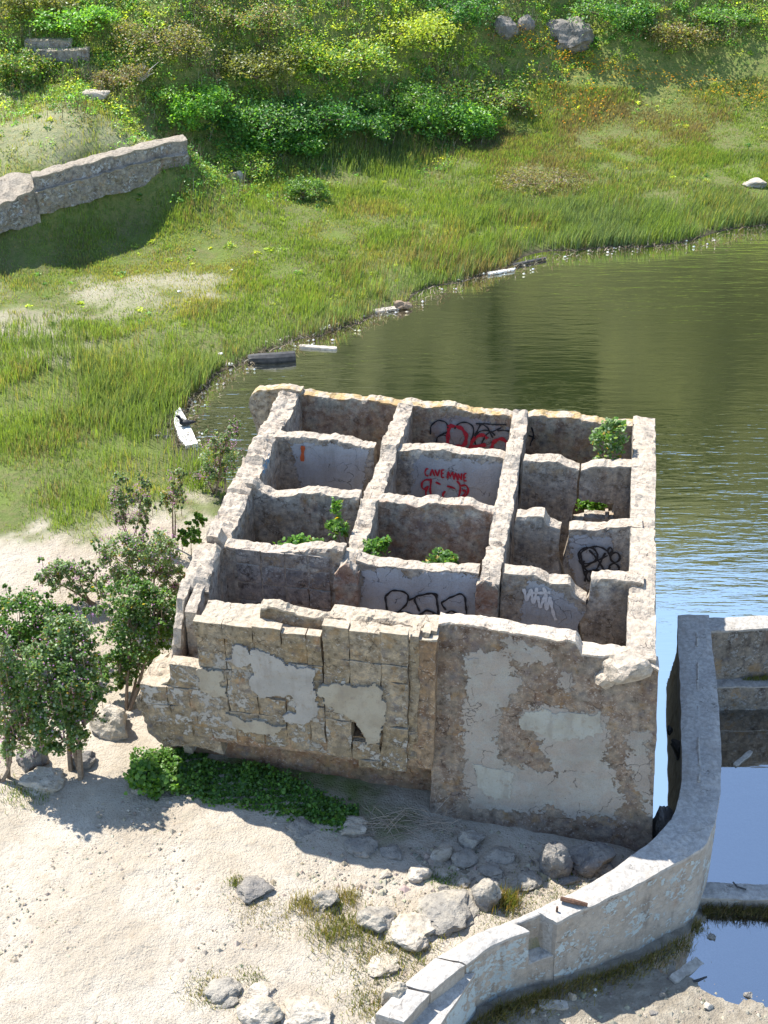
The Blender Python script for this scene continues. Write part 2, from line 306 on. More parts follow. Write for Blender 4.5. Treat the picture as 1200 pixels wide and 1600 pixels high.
for _ in range(14):      # soften the far slopes
    B_ = GZ.copy(); B_[1:-1, 1:-1] = (GZ[:-2, 1:-1] + GZ[2:, 1:-1] + GZ[1:-1, :-2] + GZ[1:-1, 2:]) / 4; GZ = GZ * (1 - _w) + B_ * _w
def hgt(x, y):
    x = np.clip(np.asarray(x, float), GX[0], GX[-1] - 1e-3); y = np.clip(np.asarray(y, float), GY[0], GY[-1] - 1e-3)
    i = np.searchsorted(GX, x, 'right') - 1; j = np.searchsorted(GY, y, 'right') - 1
    i = np.clip(i, 0, len(GX) - 2); j = np.clip(j, 0, len(GY) - 2)
    a = (x - GX[i]) / (GX[i + 1] - GX[i]); b = (y - GY[j]) / (GY[j + 1] - GY[j])
    return (GZ[j, i] * (1 - a) + GZ[j, i + 1] * a) * (1 - b) + (GZ[j + 1, i] * (1 - a) + GZ[j + 1, i + 1] * a) * b
def hit(px, py):
    r = rays(px, py); r = r / np.linalg.norm(r); t = 8.0
    while t < 160:
        p = r * t + np.array([0, 0, CAMH])
        if p[2] < hgt(p[0], p[1]): break
        t += .05
    return r * t + np.array([0, 0, CAMH])

# ground cover classes, in terms of where the photograph shows them
SAND = [[(-300, 1235), (40, 1235), (200, 1225), (330, 1270), (560, 1320), (1000, 1330), (960, 1360), (560, 1650), (560, 2200), (-900, 2200), (-900, 1235)],
        [(-400, 835), (60, 835), (330, 815), (330, 1240), (-400, 1240)], [(-300, 480), (60, 470), (180, 440), (330, 428), (330, 455), (170, 500), (40, 545), (-300, 560)],
        [(-300, 150), (60, 150), (150, 185), (250, 205), (200, 225), (60, 262), (-300, 330)]]
def sandmask(x, y, z):
    px, py, d = proj(np.stack([x, y, z], -1)); m = np.full(x.shape, -1e9)
    for p in SAND: m = np.maximum(m, sdist(px, py, p))
    m = m * d / F + fbm2(x, y, .9, 4, 5) * .8 + fbm2(x, y, 4, 3, 6) * .25
    m = m + np.where(y < 21, .9, 0)
    return sstep(-.5, .5, m) * np.where((y > 40) & (z > 2.5), .32, np.where(y > 30, .55, 1))
INRUIN = [tuple(L2W(u, v, 0)[:2]) for u, v in ((-.3, -.25), (7.4, -.2), (7.4, 7.6), (-.3, 7.6))]
pool_s = sdist(gx, gy, [tuple(p) for p in POOLPOLY])
sm = sandmask(gx, gy, GZ); mud = sstep(-.1, .1, pool_s)
shore = (1 - mud) * sstep(LAKE + .10, LAKE, GZ) * (gy > 21)
fine = fbm2(gx, gy, 3.2, 5, 31) * .018 + fbm2(gx, gy, 11, 3, 33) * .010
clod = np.maximum(0, fbm2(gx, gy, 6.5, 3, 35)) * .075 * sstep(-.1, .5, fbm2(gx, gy, .5, 2, 36) + .15)
near = sstep(24, 20, gy)
GZF = GZ + (fine + clod * .7) * near * (sm * (1 - mud)) + mud * (np.maximum(0, fbm2(gx, gy, 5, 4, 41)) * .05) * sstep(-.12, .05, GZ) + fbm2(gx, gy, 2.2, 3, 44) * .05 * sstep(1.8, 3, GZ)
nX, nY = len(GX), len(GY); ii = np.arange(nX * nY).reshape(nY, nX)
quads = np.stack([ii[:-1, :-1], ii[:-1, 1:], ii[1:, 1:], ii[1:, :-1]], -1).reshape(-1, 4)
tg = NT('ground_soil'); A = tg.sep(tg.attr()); n1 = tg.noise(.8, 6, .6); n2 = tg.noise(5, 6, .65); n3 = tg.noise(28, 5, .65)
sand = tg.mix(tg.ramp(n1, .35, .65), (.485, .43, .35), (.40, .345, .27)); sand = tg.mix(tg.math('MULTIPLY', tg.ramp(tg.noise(.45, 5, .6, tg.mapping(tg.P, loc=(3, 7, 0)), .6), .48, .64), .55), sand, (.34, .285, .215)); sand = tg.mix(tg.math('MULTIPLY', tg.ramp(n2, .5, .72), .55), sand, (.33, .265, .19)); sand = tg.mix(tg.math('MULTIPLY', tg.ramp(n3, .58, .75), .5), sand, (.24, .19, .14))
soil = tg.mix(tg.ramp(n2, .4, .6), (.11, .14, .04), (.15, .15, .06)); soil = tg.mix(tg.ramp(n1, .45, .65), soil, (.13, .17, .04))
mudc = tg.mix(tg.ramp(n2, .4, .62), (.25, .215, .165), (.34, .30, .235))
soil = tg.mix(tg.ramp(tg.sepx(tg.P)[2], 1.5, 2.6), soil, tg.mix(tg.ramp(n2, .4, .6), (.12, .165, .04), (.19, .20, .06))); soil = tg.mix(tg.ramp(tg.sepx(tg.P)[2], 8.0, 11.0), soil, tg.mix(tg.ramp(n1, .4, .6), (.052, .062, .014), (.09, .10, .022))); c = tg.mix(A[0], soil, sand); c = tg.mix(A[1], c, mudc); c = tg.mix(A[2], c, (.075, .065, .045))
h = tg.math('ADD', n2, tg.math('ADD', tg.math('MULTIPLY', n3, .5), tg.math('MULTIPLY', n1, .3)))
M_GROUND = tg.out(c, .95, tg.bump(h, 1.0, .11), Specular_IOR_Level=.2)
ob('ground', mesh_np('ground', np.stack([gx, gy, GZF], -1).reshape(-1, 3), [quads], vcol=np.stack([sm, mud, shore], -1).reshape(-1, 3), smooth=True), M_GROUND, kind='structure')

# ------------------------------------------------------------------ water
def poly_obj(name, pts, z, mat):
    V = np.array([(p[0], p[1], z) for p in pts]); return ob(name, mesh_np(name, V, [np.arange(len(V))[None]]), mat, kind='structure')
tw = NT('lake_water'); xyz = tw.sepx(tw.P)
w1 = tw.noise(1.0, 3, .5, tw.mapping(tw.P, scale=(.55, 3.4, 1), rot=(0, 0, .06)), .3); w2 = tw.noise(1.0, 3, .55, tw.mapping(tw.P, scale=(1.6, 9, 1), rot=(0, 0, -.05)))
calm = tw.ramp(xyz[1], 17.0, 21.0, .04, 1.0); patch = tw.ramp(tw.noise(.12, 3, .5), .35, .65, .45, 1.0)
hh = tw.math('MULTIPLY', tw.math('ADD', w1, tw.math('MULTIPLY', w2, .45)), tw.math('MULTIPLY', calm, patch))
cw = tw.mix(tw.ramp(tw.noise(.25, 3, .5), .35, .65), (.056, .043, .003), (.070, .054, .005))
wb_ = tw.bump(hh, 1.0, .016); tw.out(cw, .6, None, Specular_IOR_Level=0.0)
gl = tw.n.new('ShaderNodeBsdfGlossy'); gl.inputs['Roughness'].default_value = .03; tw.link(wb_, gl.inputs['Normal'])
gl.inputs['Color'].default_value = (.95, .93, .80, 1); fr = tw.n.new('ShaderNodeFresnel'); fr.inputs[0].default_value = 1.6; tw.link(wb_, fr.inputs['Normal']); mx = tw.n.new('ShaderNodeMixShader')
tw.link(tw.math('ADD', fr.outputs[0], .22, clamp=True), mx.inputs[0]); tw.link(tw.b.outputs[0], mx.inputs[1]); tw.link(gl.outputs[0], mx.inputs[2]); tw.link(mx.outputs[0], tw.n['Material Output'].inputs[0]); M_LAKE = tw.m
lake_edge = [tuple(p) for p in sea_line[2:12]] + [tuple(L2W(6.5, .4, 0)[:2])]
poly_obj('lake_water', lake_edge + [tuple(L2W(-2, .9, 0)[:2]), (-12, 26), (-12, 52), (100, 62), (100, sea_line[0][1])] + [tuple(sea_line[1])], LAKE, M_LAKE)
tp = NT('pool_water'); bp = tp.bump(tp.noise(1.0, 2, .5, tp.mapping(tp.P, scale=(1, 4, 1))), .25, .01)
gl = tp.n.new('ShaderNodeBsdfGlossy'); gl.inputs['Roughness'].default_value = .02; tp.link(bp, gl.inputs['Normal'])
trn = tp.n.new('ShaderNodeBsdfTransparent'); trn.inputs[0].default_value = (.80, .78, .66, 1)
fr = tp.n.new('ShaderNodeFresnel'); fr.inputs[0].default_value = 2.2; ms = tp.n.new('ShaderNodeMixShader')
tp.link(tp.math('ADD', fr.outputs[0], .35, clamp=True), ms.inputs[0]); tp.link(trn.outputs[0], ms.inputs[1]); tp.link(gl.outputs[0], ms.inputs[2]); tp.link(ms.outputs[0], tp.n['Material Output'].inputs[0])
poly_obj('pool_water', [tuple(p) for p in sea_line] + [(60, sea_line[-1][1] - 5), (60, sea_line[0][1])], 0.004, tp.m)

# ------------------------------------------------------------------ rough wall builder
def dispv(P, amp, fr=2.6, seed=0):
    return np.stack([fbm(P, fr, 4, seed, .58), fbm(P, fr, 4, seed + 50, .58), fbm(P, fr, 4, seed + 90, .58)], -1) * amp
def pl(pts):
    a = np.array(sorted(pts)); return lambda s: np.interp(s, a[:, 0], a[:, 1])
def rough_wall(parent, name, mat, axis, fixed, prof, th, zb, a=None, b=None, L=None, R=None, holes=(), paint=(), amp=.012, top=.045, ds=.05, lean=0.0, bare=True, batter=0.0, rust=0.0, gdepth=.05, label=None, pbias=-.5):
    """wall along U (axis 'U', face at V=fixed) or along V (axis 'V', right face at U=fixed+th). prof: (s,z) of the top edge."""
    f = pl(prof); a = prof[0][0] if a is None else a; b = prof[-1][0] if b is None else b
    n = max(3, int((b - a) / ds)); zt = max(p[1] for p in prof); m = max(4, int((zt - zb) / (ds * 1.25))); k = max(3, int(th / (ds * 1.2)))
    s0 = np.linspace(a, b, n + 1); ht = f(s0) + fbm2(s0 * 1.0, s0 * 0 + fixed * 3 + (7 if axis == 'V' else 0), 5.5, 4, 71) * top * .28 + np.round(fbm2(s0, s0 * 0 + fixed, 2.1, 3, 72) * 2.2) / 2.2 * top * .8
    S = np.repeat(s0[:, None], m + 1, 1); J = np.linspace(0, 1, m + 1)[None]; Z = zb + (ht[:, None] - zb) * J
    if L is not None or R is not None:
        fl = (lambda z: np.interp(z, *zip(*sorted((q[1], q[0]) for q in L)))) if L else (lambda z: z * 0 + a)
        fr_ = (lambda z: np.interp(z, *zip(*sorted((q[1], q[0]) for q in R)))) if R else (lambda z: z * 0 + b)
        la, rb = fl(Z), fr_(Z); t = (S - a) / (b - a); S = la + (rb - la) * t
    def W(s, off, z):
        bt = batter * (zt - z)
        if axis == 'U': return L2W(s + 0 * z, fixed + off - bt * (1 - off / th) + lean * (z - zb), z)
        return L2W(fixed + off + lean * (z - zb) + 0 * z, s, z)
    near_top = (1 - J) * (ht[:, None] - zb)
    rag = np.exp(-near_top / .10)
    sheets = []; cols = []
    offs = np.linspace(0, th, k + 1)
    fo = 0.0 if axis == 'U' else th; bo = th - fo
    FV = W(S, fo, Z); BV = W(S, bo, Z)
    FV0 = FV.copy()
    FV = FV + dispv(FV, amp) ; BV = BV + dispv(BV, amp)
    rr = fbm(FV0, 9, 3, 5)
    din = -1 if axis == 'U' else 1   # outward sign of the front face
    ndir = (np.append(-vv, 0) if axis == 'U' else np.append(uv, 0))
    FV -= ndir * (rag * (0.004 + .045 * np.maximum(rr, 0)))[..., None]
    BV += ndir * (rag * (0.004 + .045 * np.maximum(rr, 0)))[..., None]
    pf = np.full(S.shape, pbias)
    for poly in paint: pf = np.maximum(pf, sdist(S, Z, poly))
    pf = np.clip(.5 + pf * 1.4, 0, 1)
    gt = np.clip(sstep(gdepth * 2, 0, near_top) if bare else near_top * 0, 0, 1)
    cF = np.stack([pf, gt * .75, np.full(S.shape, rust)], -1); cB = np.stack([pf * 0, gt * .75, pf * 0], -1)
    idx = np.arange((n + 1) * (m + 1)).reshape(n + 1, m + 1); off2 = idx.size
    cell = np.ones((n, m), bool); sc = (S[:-1, :-1] + S[1:, 1:]) / 2; zc = (Z[:-1, :-1] + Z[1:, 1:]) / 2
    for hpoly in holes: cell &= sdist(sc, zc, hpoly) < 0
    q = lambda A_: np.stack([A_[:-1, :-1], A_[1:, :-1], A_[1:, 1:], A_[:-1, 1:]], -1)
    flip = axis == 'V'
    QF = q(idx)[cell]; QB = q(idx)[cell][:, ::-1] + off2
    V = [FV.reshape(-1, 3), BV.reshape(-1, 3)]; C = [cF.reshape(-1, 3), cB.reshape(-1, 3)]
    faces = [QF, QB]
    # hole sides and ends
    side = []
    pad = np.zeros((n + 2, m + 2), bool); pad[1:-1, 1:-1] = cell; pad[1:-1, -1] = cell[:, -1]  # top handled separately
    for i in range(n + 1):
        for j in range(m):
            l, r = pad[i, j + 1], pad[i + 1, j + 1]
            if l != r:
                p, p2 = idx[i, j], idx[i, j + 1]; side.append([p, p2, p2 + off2, p + off2] if r else [p, p + off2, p2 + off2, p2])
    for i in range(n):
        for j in range(1, m):
            l, r = cell[i, j - 1], cell[i, j]
            if l != r:
                p, p2 = idx[i, j], idx[i + 1, j]; side.append([p, p + off2, p2 + off2, p2] if r else [p, p2, p2 + off2, p + off2])
    # top strip
    tcount = off2 * 2; tops = np.zeros((n + 1, k + 1), int); tops[:, 0] = idx[:, m]; tops[:, k] = idx[:, m] + off2
    w = np.linspace(0, 1, k + 1)[1:-1]; TP = FV[:, m][:, None] * (1 - w[None, :, None]) + BV[:, m][:, None] * w[None, :, None]
    TP = TP + dispv(TP, top * .35, 5, 12); TP[..., 2] += fbm(TP, 9, 3, 25, .6) * top * .18 + np.round(fbm(TP, 3.2, 4, 27, .6) * 2.4) / 2.4 * top * .6 + top * .12 * np.sin(math.pi * w)[None]
    tops[:, 1:k] = tcount + np.arange((n + 1) * (k - 1)).reshape(n + 1, k - 1)
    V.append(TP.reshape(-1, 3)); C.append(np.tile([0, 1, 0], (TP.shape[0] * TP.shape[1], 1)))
    tq = q(tops); faces.append(tq.reshape(-1, 4))
    for i, rev in ((0, False), (n, True)):
        fan = list(tops[i]); faces.append(np.array([fan[::-1] if rev else fan]))
    if side: faces.append(np.array(side))
    me = mesh_np(name, np.concatenate(V), faces, vcol=np.concatenate(C), smooth=False)
    return ob(name, me, mat, parent, label)
def stroke_part(parent, name, mat, V, strokes, w, amp=.012, label=None, off=.02, smooth=3):
    """spray strokes traced on the face V=const"""
    parts = []
    for st in strokes:
        pts = np.array(st, float); d = np.r_[0, np.cumsum(np.hypot(*np.diff(pts, axis=0).T))]
        tt = np.linspace(0, d[-1], max(6, int(d[-1] / 2)))
        # smooth path through the traced points
        xs = np.interp(tt, d, pts[:, 0]); ys = np.interp(tt, d, pts[:, 1])
        for _ in range(smooth):
            xs[1:-1] = (xs[:-2] + 2 * xs[1:-1] + xs[2:]) / 4; ys[1:-1] = (ys[:-2] + 2 * ys[1:-1] + ys[2:]) / 4
        U, z = onV(xs, ys, V); P = L2W(U, V, z); P = P + dispv(P, amp) - np.append(vv, 0) * off
        parts.append(ribbon(P, np.append(-vv, 0), w * (1 + .25 * np.sin(np.arange(len(P)) * .9))))
    Vv, Ff = merge(parts); return ob(name, mesh_np(name, Vv, Ff), mat, parent, label)
def ell(cx, cy, rx, ry, a0=0, a1=360, n=22): return [(cx + rx * math.cos(math.radians(a0 + (a1 - a0) * i / n)), cy + ry * math.sin(math.radians(a0 + (a1 - a0) * i / n))) for i in range(n + 1)]

# ------------------------------------------------------------------ the ruin
ruin = empty('concrete_ruin', 'roofless concrete ruin divided into twelve cells, at the edge of the pond', 'ruin')
UC = [0.0, 2.4, 4.75, 7.17]; VC = [0.0, 1.8, 3.65, 5.55, 7.4]; TR = .28
def cross(row, pts, zb=1.9, mat=M_WALL, paint=(), **kw):
    V = VC[row] - TR / 2
    return rough_wall(ruin, 'cell_wall', mat, 'U', V, pxV(pts, V), TR, zb, paint=[pxV(p, V) for p in paint], **kw)
# long walls
rough_wall(ruin, 'side_wall', M_WALL, 'V', -.24, [(.75, 4.72), (1.0, 4.92), (1.6, 5.0), (2.3, 4.86), (3.3, 4.95), (4.4, 4.88), (4.5, 4.98), (5.3, 5.0), (5.4, 4.9), (6.4, 4.93), (7.5, 4.95)], .46, .1, top=.10, amp=.025)
rough_wall(ruin, 'side_wall', M_WALL, 'V', 6.96 + .085 * 4.7, [(.16, 4.78), (.6, 4.93), (1.8, 4.9), (3.0, 4.95), (4.4, 4.9), (4.5, 4.98), (5.6, 5.0), (7.5, 4.98)], .44, .2, top=.055, amp=.012, lean=-.085)
for u in (UC[1], UC[2]):
    rough_wall(ruin, 'dividing_wall', M_WALL, 'V', u - .17, [(1.55, 4.86), (1.9, 5.02), (2.2, 4.86), (2.8, 4.82), (3.4, 4.98), (3.8, 4.92), (4.6, 4.84), (5.2, 4.86), (5.4, 5.02), (5.8, 5.0), (6.1, 4.86), (7.0, 4.84), (7.3, 4.96)], .32, 1.9, top=.07, amp=.024)
# buttress stubs where the dividing walls meet the cells' front walls
for u, a in ((UC[1], .16), (UC[2], .14)):
    rough_wall(ruin, 'pilaster', M_WALL, 'U', VC[1] - TR / 2 - .14, [(u - a - .08, 4.78), (u - .05, 4.97), (u + a, 4.84)], .2, 1.9, top=.08, amp=.03, rust=.5)
# back wall with its curved left stub
wA = cross(4, [(455, 616), (476, 617), (520, 624), (580, 629), (616, 634), (640, 631), (700, 637), (742, 645), (812, 653), (832, 651), (900, 655), (935, 662), (990, 664), (1012, 666)], zb=-.5, mat=M_BACK, top=.05, amp=.018, rust=.25, paint=[[(668, 660), (720, 650), (800, 668), (800, 705), (690, 700)]])
rough_wall(ruin, 'wall_stub', M_BACK, 'U', VC[4] - .16, pxV([(389, 632), (393, 618), (402, 611), (440, 607), (470, 612)], VC[4] - .16), .26, 2.2, top=.03, amp=.02, L=[(-.92, 4.7), (-.86, 4.4), (-.62, 3.4), (-.5, 2.2)])
# row B
wB1 = cross(3, [(420, 681), (437, 682), (480, 686), (520, 690), (560, 697), (584, 701)], paint=[[(452, 690), (575, 702), (568, 790), (505, 790), (470, 770), (462, 730)]], pbias=-.5)
wB2 = cross(3, [(616, 706), (660, 702), (690, 704), (740, 710), (796, 719)], paint=[[(645, 712), (790, 724), (785, 810), (640, 800)]])
cross(3, [(818, 720), (871, 720), (888, 730), (902, 735)], R=[(6.02, 5.2), (5.98, 4.6), (6.0, 4.2), (5.95, 3.9), (6.06, 1.9)], holes=())
VB = VC[3] - TR / 2
rough_wall(ruin, 'cell_wall', M_WALL, 'U', VB + .01, pxV([(907, 737), (925, 731), (942, 729), (986, 729), (1006, 730)], VB), TR, 1.9, holes=[[(5.9, 4.19), (6.70, 4.19), (6.72, 3.86), (6.3, 3.82), (5.9, 3.62)]], L=[(6.05, 5.2), (6.02, 4.6), (6.04, 4.2), (5.96, 3.9), (6.08, 1.9)])
# row C
cross(2, [(378, 757), (396, 758), (407, 769), (426, 775), (460, 775), (494, 772), (512, 776), (562, 778)], amp=.02, top=.06)
cross(2, [(578, 781), (620, 788), (655, 792), (668, 786), (700, 790), (714, 791), (729, 790), (780, 805)], amp=.022, top=.06, rust=.3)
cross(2, [(805, 808), (845, 807), (852, 820), (872, 825)], R=[(5.78, 5.1), (5.76, 4.3), (5.80, 4.0), (5.95, 3.6), (5.95, 1.9)], amp=.022, top=.05)
wC4 = cross(2, [(885, 830), (935, 829), (984, 824), (1004, 826)], L=[(5.90, 5.1), (5.93, 4.5), (5.87, 4.0), (5.99, 3.6), (5.99, 1.9)], paint=[[(892, 838), (950, 840), (960, 862), (975, 862), (975, 920), (900, 920), (888, 880)]], lean=.015)
# row D
wD1 = cross(1, [(322, 837), (340, 838), (350, 852), (362, 857), (437, 863), (514, 859), (536, 862)], amp=.02, top=.06, rust=.1)
wD2 = cross(1, [(556, 874), (587, 886), (640, 890), (700, 893), (748, 897)], paint=[[(568, 893), (620, 885), (640, 902), (670, 895), (676, 884), (750, 905), (750, 990), (560, 990)]])
wD3 = cross(1, [(786, 896), (837, 902), (860, 913), (893, 915), (899, 930), (917, 941)], R=[(6.28, 5.0), (6.32, 4.6), (6.33, 4.45), (6.20, 4.1), (6.32, 3.6), (6.3, 1.9)], paint=[[(822, 905), (860, 915), (900, 945), (915, 960), (905, 1010), (800, 1005), (815, 940)]])
cross(1, [(921, 912), (976, 915), (984, 915), (1006, 918)], L=[(6.36, 5.0), (6.36, 4.6), (6.24, 4.15), (6.36, 3.6), (6.34, 1.9)], lean=.03)
# floors of the cells: earth and rubble
fu, fv = np.meshgrid(np.linspace(0, 7.1, 120), np.linspace(.25, 7.3, 120)); fz = 2.1 + fbm2(fu, fv, 1.3, 4, 61) * .16
fi = np.arange(120 * 120).reshape(120, 120); fq = np.stack([fi[:-1, :-1], fi[:-1, 1:], fi[1:, 1:], fi[1:, :-1]], -1).reshape(-1, 4)
ob('earth_floor', mesh_np('earth_floor', L2W(fu, fv, fz).reshape(-1, 3), [fq], smooth=True), mat_flat('cell_earth', (.20, .16, .11), .95, .5, 4, .6), ruin)

# front wall, right half: rendered panel
VF = .10
zp = lambda pts: [(600 + x / 2.4, 950 + y / 2.4) for x, y in pts]
front_paint = [zp([(285, 190), (420, 170), (520, 290), (500, 330), (440, 400), (430, 520), (480, 590), (590, 640), (600, 750), (480, 760), (320, 740), (300, 600), (295, 300)]),
               zp([(510, 400), (560, 385), (810, 400), (850, 440), (840, 560), (900, 690), (870, 780), (700, 770), (640, 620), (560, 490)]), zp([(430, 560), (700, 640), (720, 760), (480, 720)]),
               zp([(900, 480), (1000, 450), (1005, 800), (950, 700)]), zp([(420, 130), (600, 170), (640, 220), (500, 230)]), zp([(670, 260), (710, 260), (700, 330), (680, 330)]), zp([(215, 320), (260, 340), (230, 370)])]
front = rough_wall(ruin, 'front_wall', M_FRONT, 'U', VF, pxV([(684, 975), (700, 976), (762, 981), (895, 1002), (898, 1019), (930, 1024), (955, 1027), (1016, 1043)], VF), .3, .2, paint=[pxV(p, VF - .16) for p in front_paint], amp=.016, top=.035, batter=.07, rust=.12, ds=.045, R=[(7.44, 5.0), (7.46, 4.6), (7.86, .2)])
def patch(parent, name, mat, poly, V, off=.016, thick=.014, cell=.022, seed=0, amp=.016, label=None, batter=0.0, ztop=5.0, rag=.07):
    """thin sheet of render with a ragged outline lying on the face V=const"""
    q = np.array(pxV(poly, V - batter * 2.2)); a0, a1 = q[:, 0].min() - .06, q[:, 0].max() + .06; b0, b1 = q[:, 1].min() - .06, q[:, 1].max() + .06
    nu, nz = max(3, int((a1 - a0) / cell)), max(3, int((b1 - b0) / cell)); U, Z = np.meshgrid(np.linspace(a0, a1, nu), np.linspace(b0, b1, nz), indexing='ij')
    d = sdist(U, Z, [tuple(p) for p in q]) + fbm2(U, Z, 6, 5, seed) * rag; ins = d > 0
    P0 = L2W(U, V - batter * (ztop - Z), Z); nv = np.append(-vv, 0)
    Pn = P0 + dispv(P0, amp) + nv * off; idx = np.arange(nu * nz).reshape(nu, nz)
    c = ins[:-1, :-1] & ins[1:, :-1] & ins[1:, 1:] & ins[:-1, 1:]
    if not c.any(): return None
    qf = np.stack([idx[:-1, :-1], idx[1:, :-1], idx[1:, 1:], idx[:-1, 1:]], -1)[c]
    from collections import Counter
    e = Counter(); 
    for f in qf.tolist():
        for k in range(4): e[(f[k], f[(k + 1) % 4])] += 1
    bd = [(a, b) for (a, b) in e if (b, a) not in e]; N = nu * nz
    sd_ = np.array([[b, a, a + N, b + N] for a, b in bd])
    Vv = np.concatenate([Pn.reshape(-1, 3), (Pn - nv * (off + thick)).reshape(-1, 3)])
    used = np.unique(np.concatenate([qf.ravel(), sd_.ravel()])); re = np.full(2 * N, -1); re[used] = np.arange(len(used))
    return ob(name, mesh_np(name, Vv[used], [re[qf], re[sd_]]), mat, parent, label)
def mat_render(name, a, b):
    t = NT(name); n1 = t.noise(2.2, 6, .6); n2 = t.noise(9, 7, .7); n3 = t.noise(34, 4, .6); st_ = t.noise(3, 5, .6, t.mapping(t.P, scale=(2, 2, .4)))
    c = t.mix(t.ramp(n1, .4, .62), a, b); c = t.mix(t.math('MULTIPLY', t.ramp(n2, .55, .66), .6), c, (.24, .195, .15)); c = t.mix(t.math('MULTIPLY', t.ramp(st_, .5, .7), .4), c, (.18, .15, .125)); c = t.mix(t.math('MULTIPLY', t.ramp(n3, .6, .7), .4), c, (.12, .10, .09))
    return t.out(c, .92, t.bump(t.math('ADD', n2, t.math('MULTIPLY', n3, .4)), .6, .02), Specular_IOR_Level=.25)
M_PL1 = mat_render('grey_render', (.315, .30, .275), (.27, .255, .23)); M_PL2 = mat_render('cream_render', (.31, .28, .22), (.26, .225, .17)); M_PL3 = mat_render('green_grey_paint', (.33, .325, .285), (.295, .285, .245))
patch(front, 'paint_patch', M_PL3, zp([(508, 415), (560, 390), (690, 395), (805, 402), (818, 470), (700, 505), (600, 490), (515, 455)]), VF, .012, .01, .02, 3, batter=.07, ztop=5.08)
patch(front, 'paint_patch', M_PL3, zp([(338, 580), (430, 590), (482, 620), (480, 705), (385, 690), (340, 655)]), VF, .012, .01, .02, 4, batter=.07, ztop=5.08)
patch(front, 'paint_patch', M_PL1, zp([(283, 195), (360, 205), (368, 235), (290, 232)]), VF, .012, .01, .02, 5, batter=.07, ztop=5.08)
# corner lump over the right front corner
def lump(parent, name, c, r, mat, seed=0, sub=3, amp=.22, label=None, cat=None, group=None, rot=0.0, cuts=7, flat=None):
    import bmesh
    bm = bmesh.new(); bmesh.ops.create_icosphere(bm, subdivisions=sub, radius=1.0); V = np.array([v.co[:] for v in bm.verts]); Fc = np.array([[v.index for v in f.verts] for f in bm.faces]); bm.free()
    g = np.random.default_rng(seed + 100)
    for _ in range(cuts):
        n = g.normal(size=3); n /= np.linalg.norm(n); d = g.uniform(.55, .85); s = V @ n; V = V - np.outer(np.maximum(0, s - d) * .92, n)
    n0 = V / np.linalg.norm(V, axis=1)[:, None]
    V = V + n0 * (fbm(V + seed * 3.1, 1.6, 4, seed) * amp)[:, None] + n0 * (fbm(V + seed, 6, 3, seed + 4) * amp * .22)[:, None]
    ext = V.max(0) - V.min(0); V = (V - (V.max(0) + V.min(0)) / 2) / ext * 2 * np.asarray(r, float)
    ca, sa = math.cos(rot), math.sin(rot); V = np.stack([V[:, 0] * ca - V[:, 1] * sa, V[:, 0] * sa + V[:, 1] * ca, V[:, 2]], -1)
    col = np.tile([0., .8, 0], (len(V), 1))
    o = ob(name, mesh_np(name, V, [Fc], vcol=col, smooth=False), mat, parent, label, cat, group); o.location = tuple(np.asarray(c, float)); return o
lump(ruin, 'corner_block', L2W(6.98, .02, 4.72), (.40, .30, .24), M_WALL, 3, rot=-TH)
lump(ruin, 'corner_block', L2W(6.72, .06, 4.45), (.22, .18, .2), M_WALL, 5, rot=-TH)

# front wall, left half: masonry blocks on a leaning face, undercut below
VM = -.27
rough_wall(ruin, 'base_wall', M_UNDER, 'U', .34, [(-.55, 2.55), (.3, 2.7), (4.15, 2.75)], .3, .1, amp=.035, top=.03, L=[(-.75, 2.6), (-.62, 1.9), (-.45, .1)], rust=.25, batter=.03)
backing = rough_wall(ruin, 'backing_wall', M_UNDER, 'U', VM + .07, [(.32, 4.78), (1.3, 4.82), (2.3, 4.74), (2.4, 5.0), (3.75, 4.96), (4.12, 4.98)], .62, 2.3, amp=.02, top=.03, holes=[[(2.5, 3.2), (2.92, 3.12), (2.95, 2.78), (2.55, 2.86)]])
rough_wall(ruin, 'buttress', M_BLOCK, 'U', VM + .08, [(-.9, 2.9), (-.66, 3.25), (-.2, 3.6), (.1, 3.75), (.5, 3.6)], .95, 2.05, amp=.085, top=.14, L=[(-.92, 2.9), (-.80, 2.5), (-.55, 2.05)])
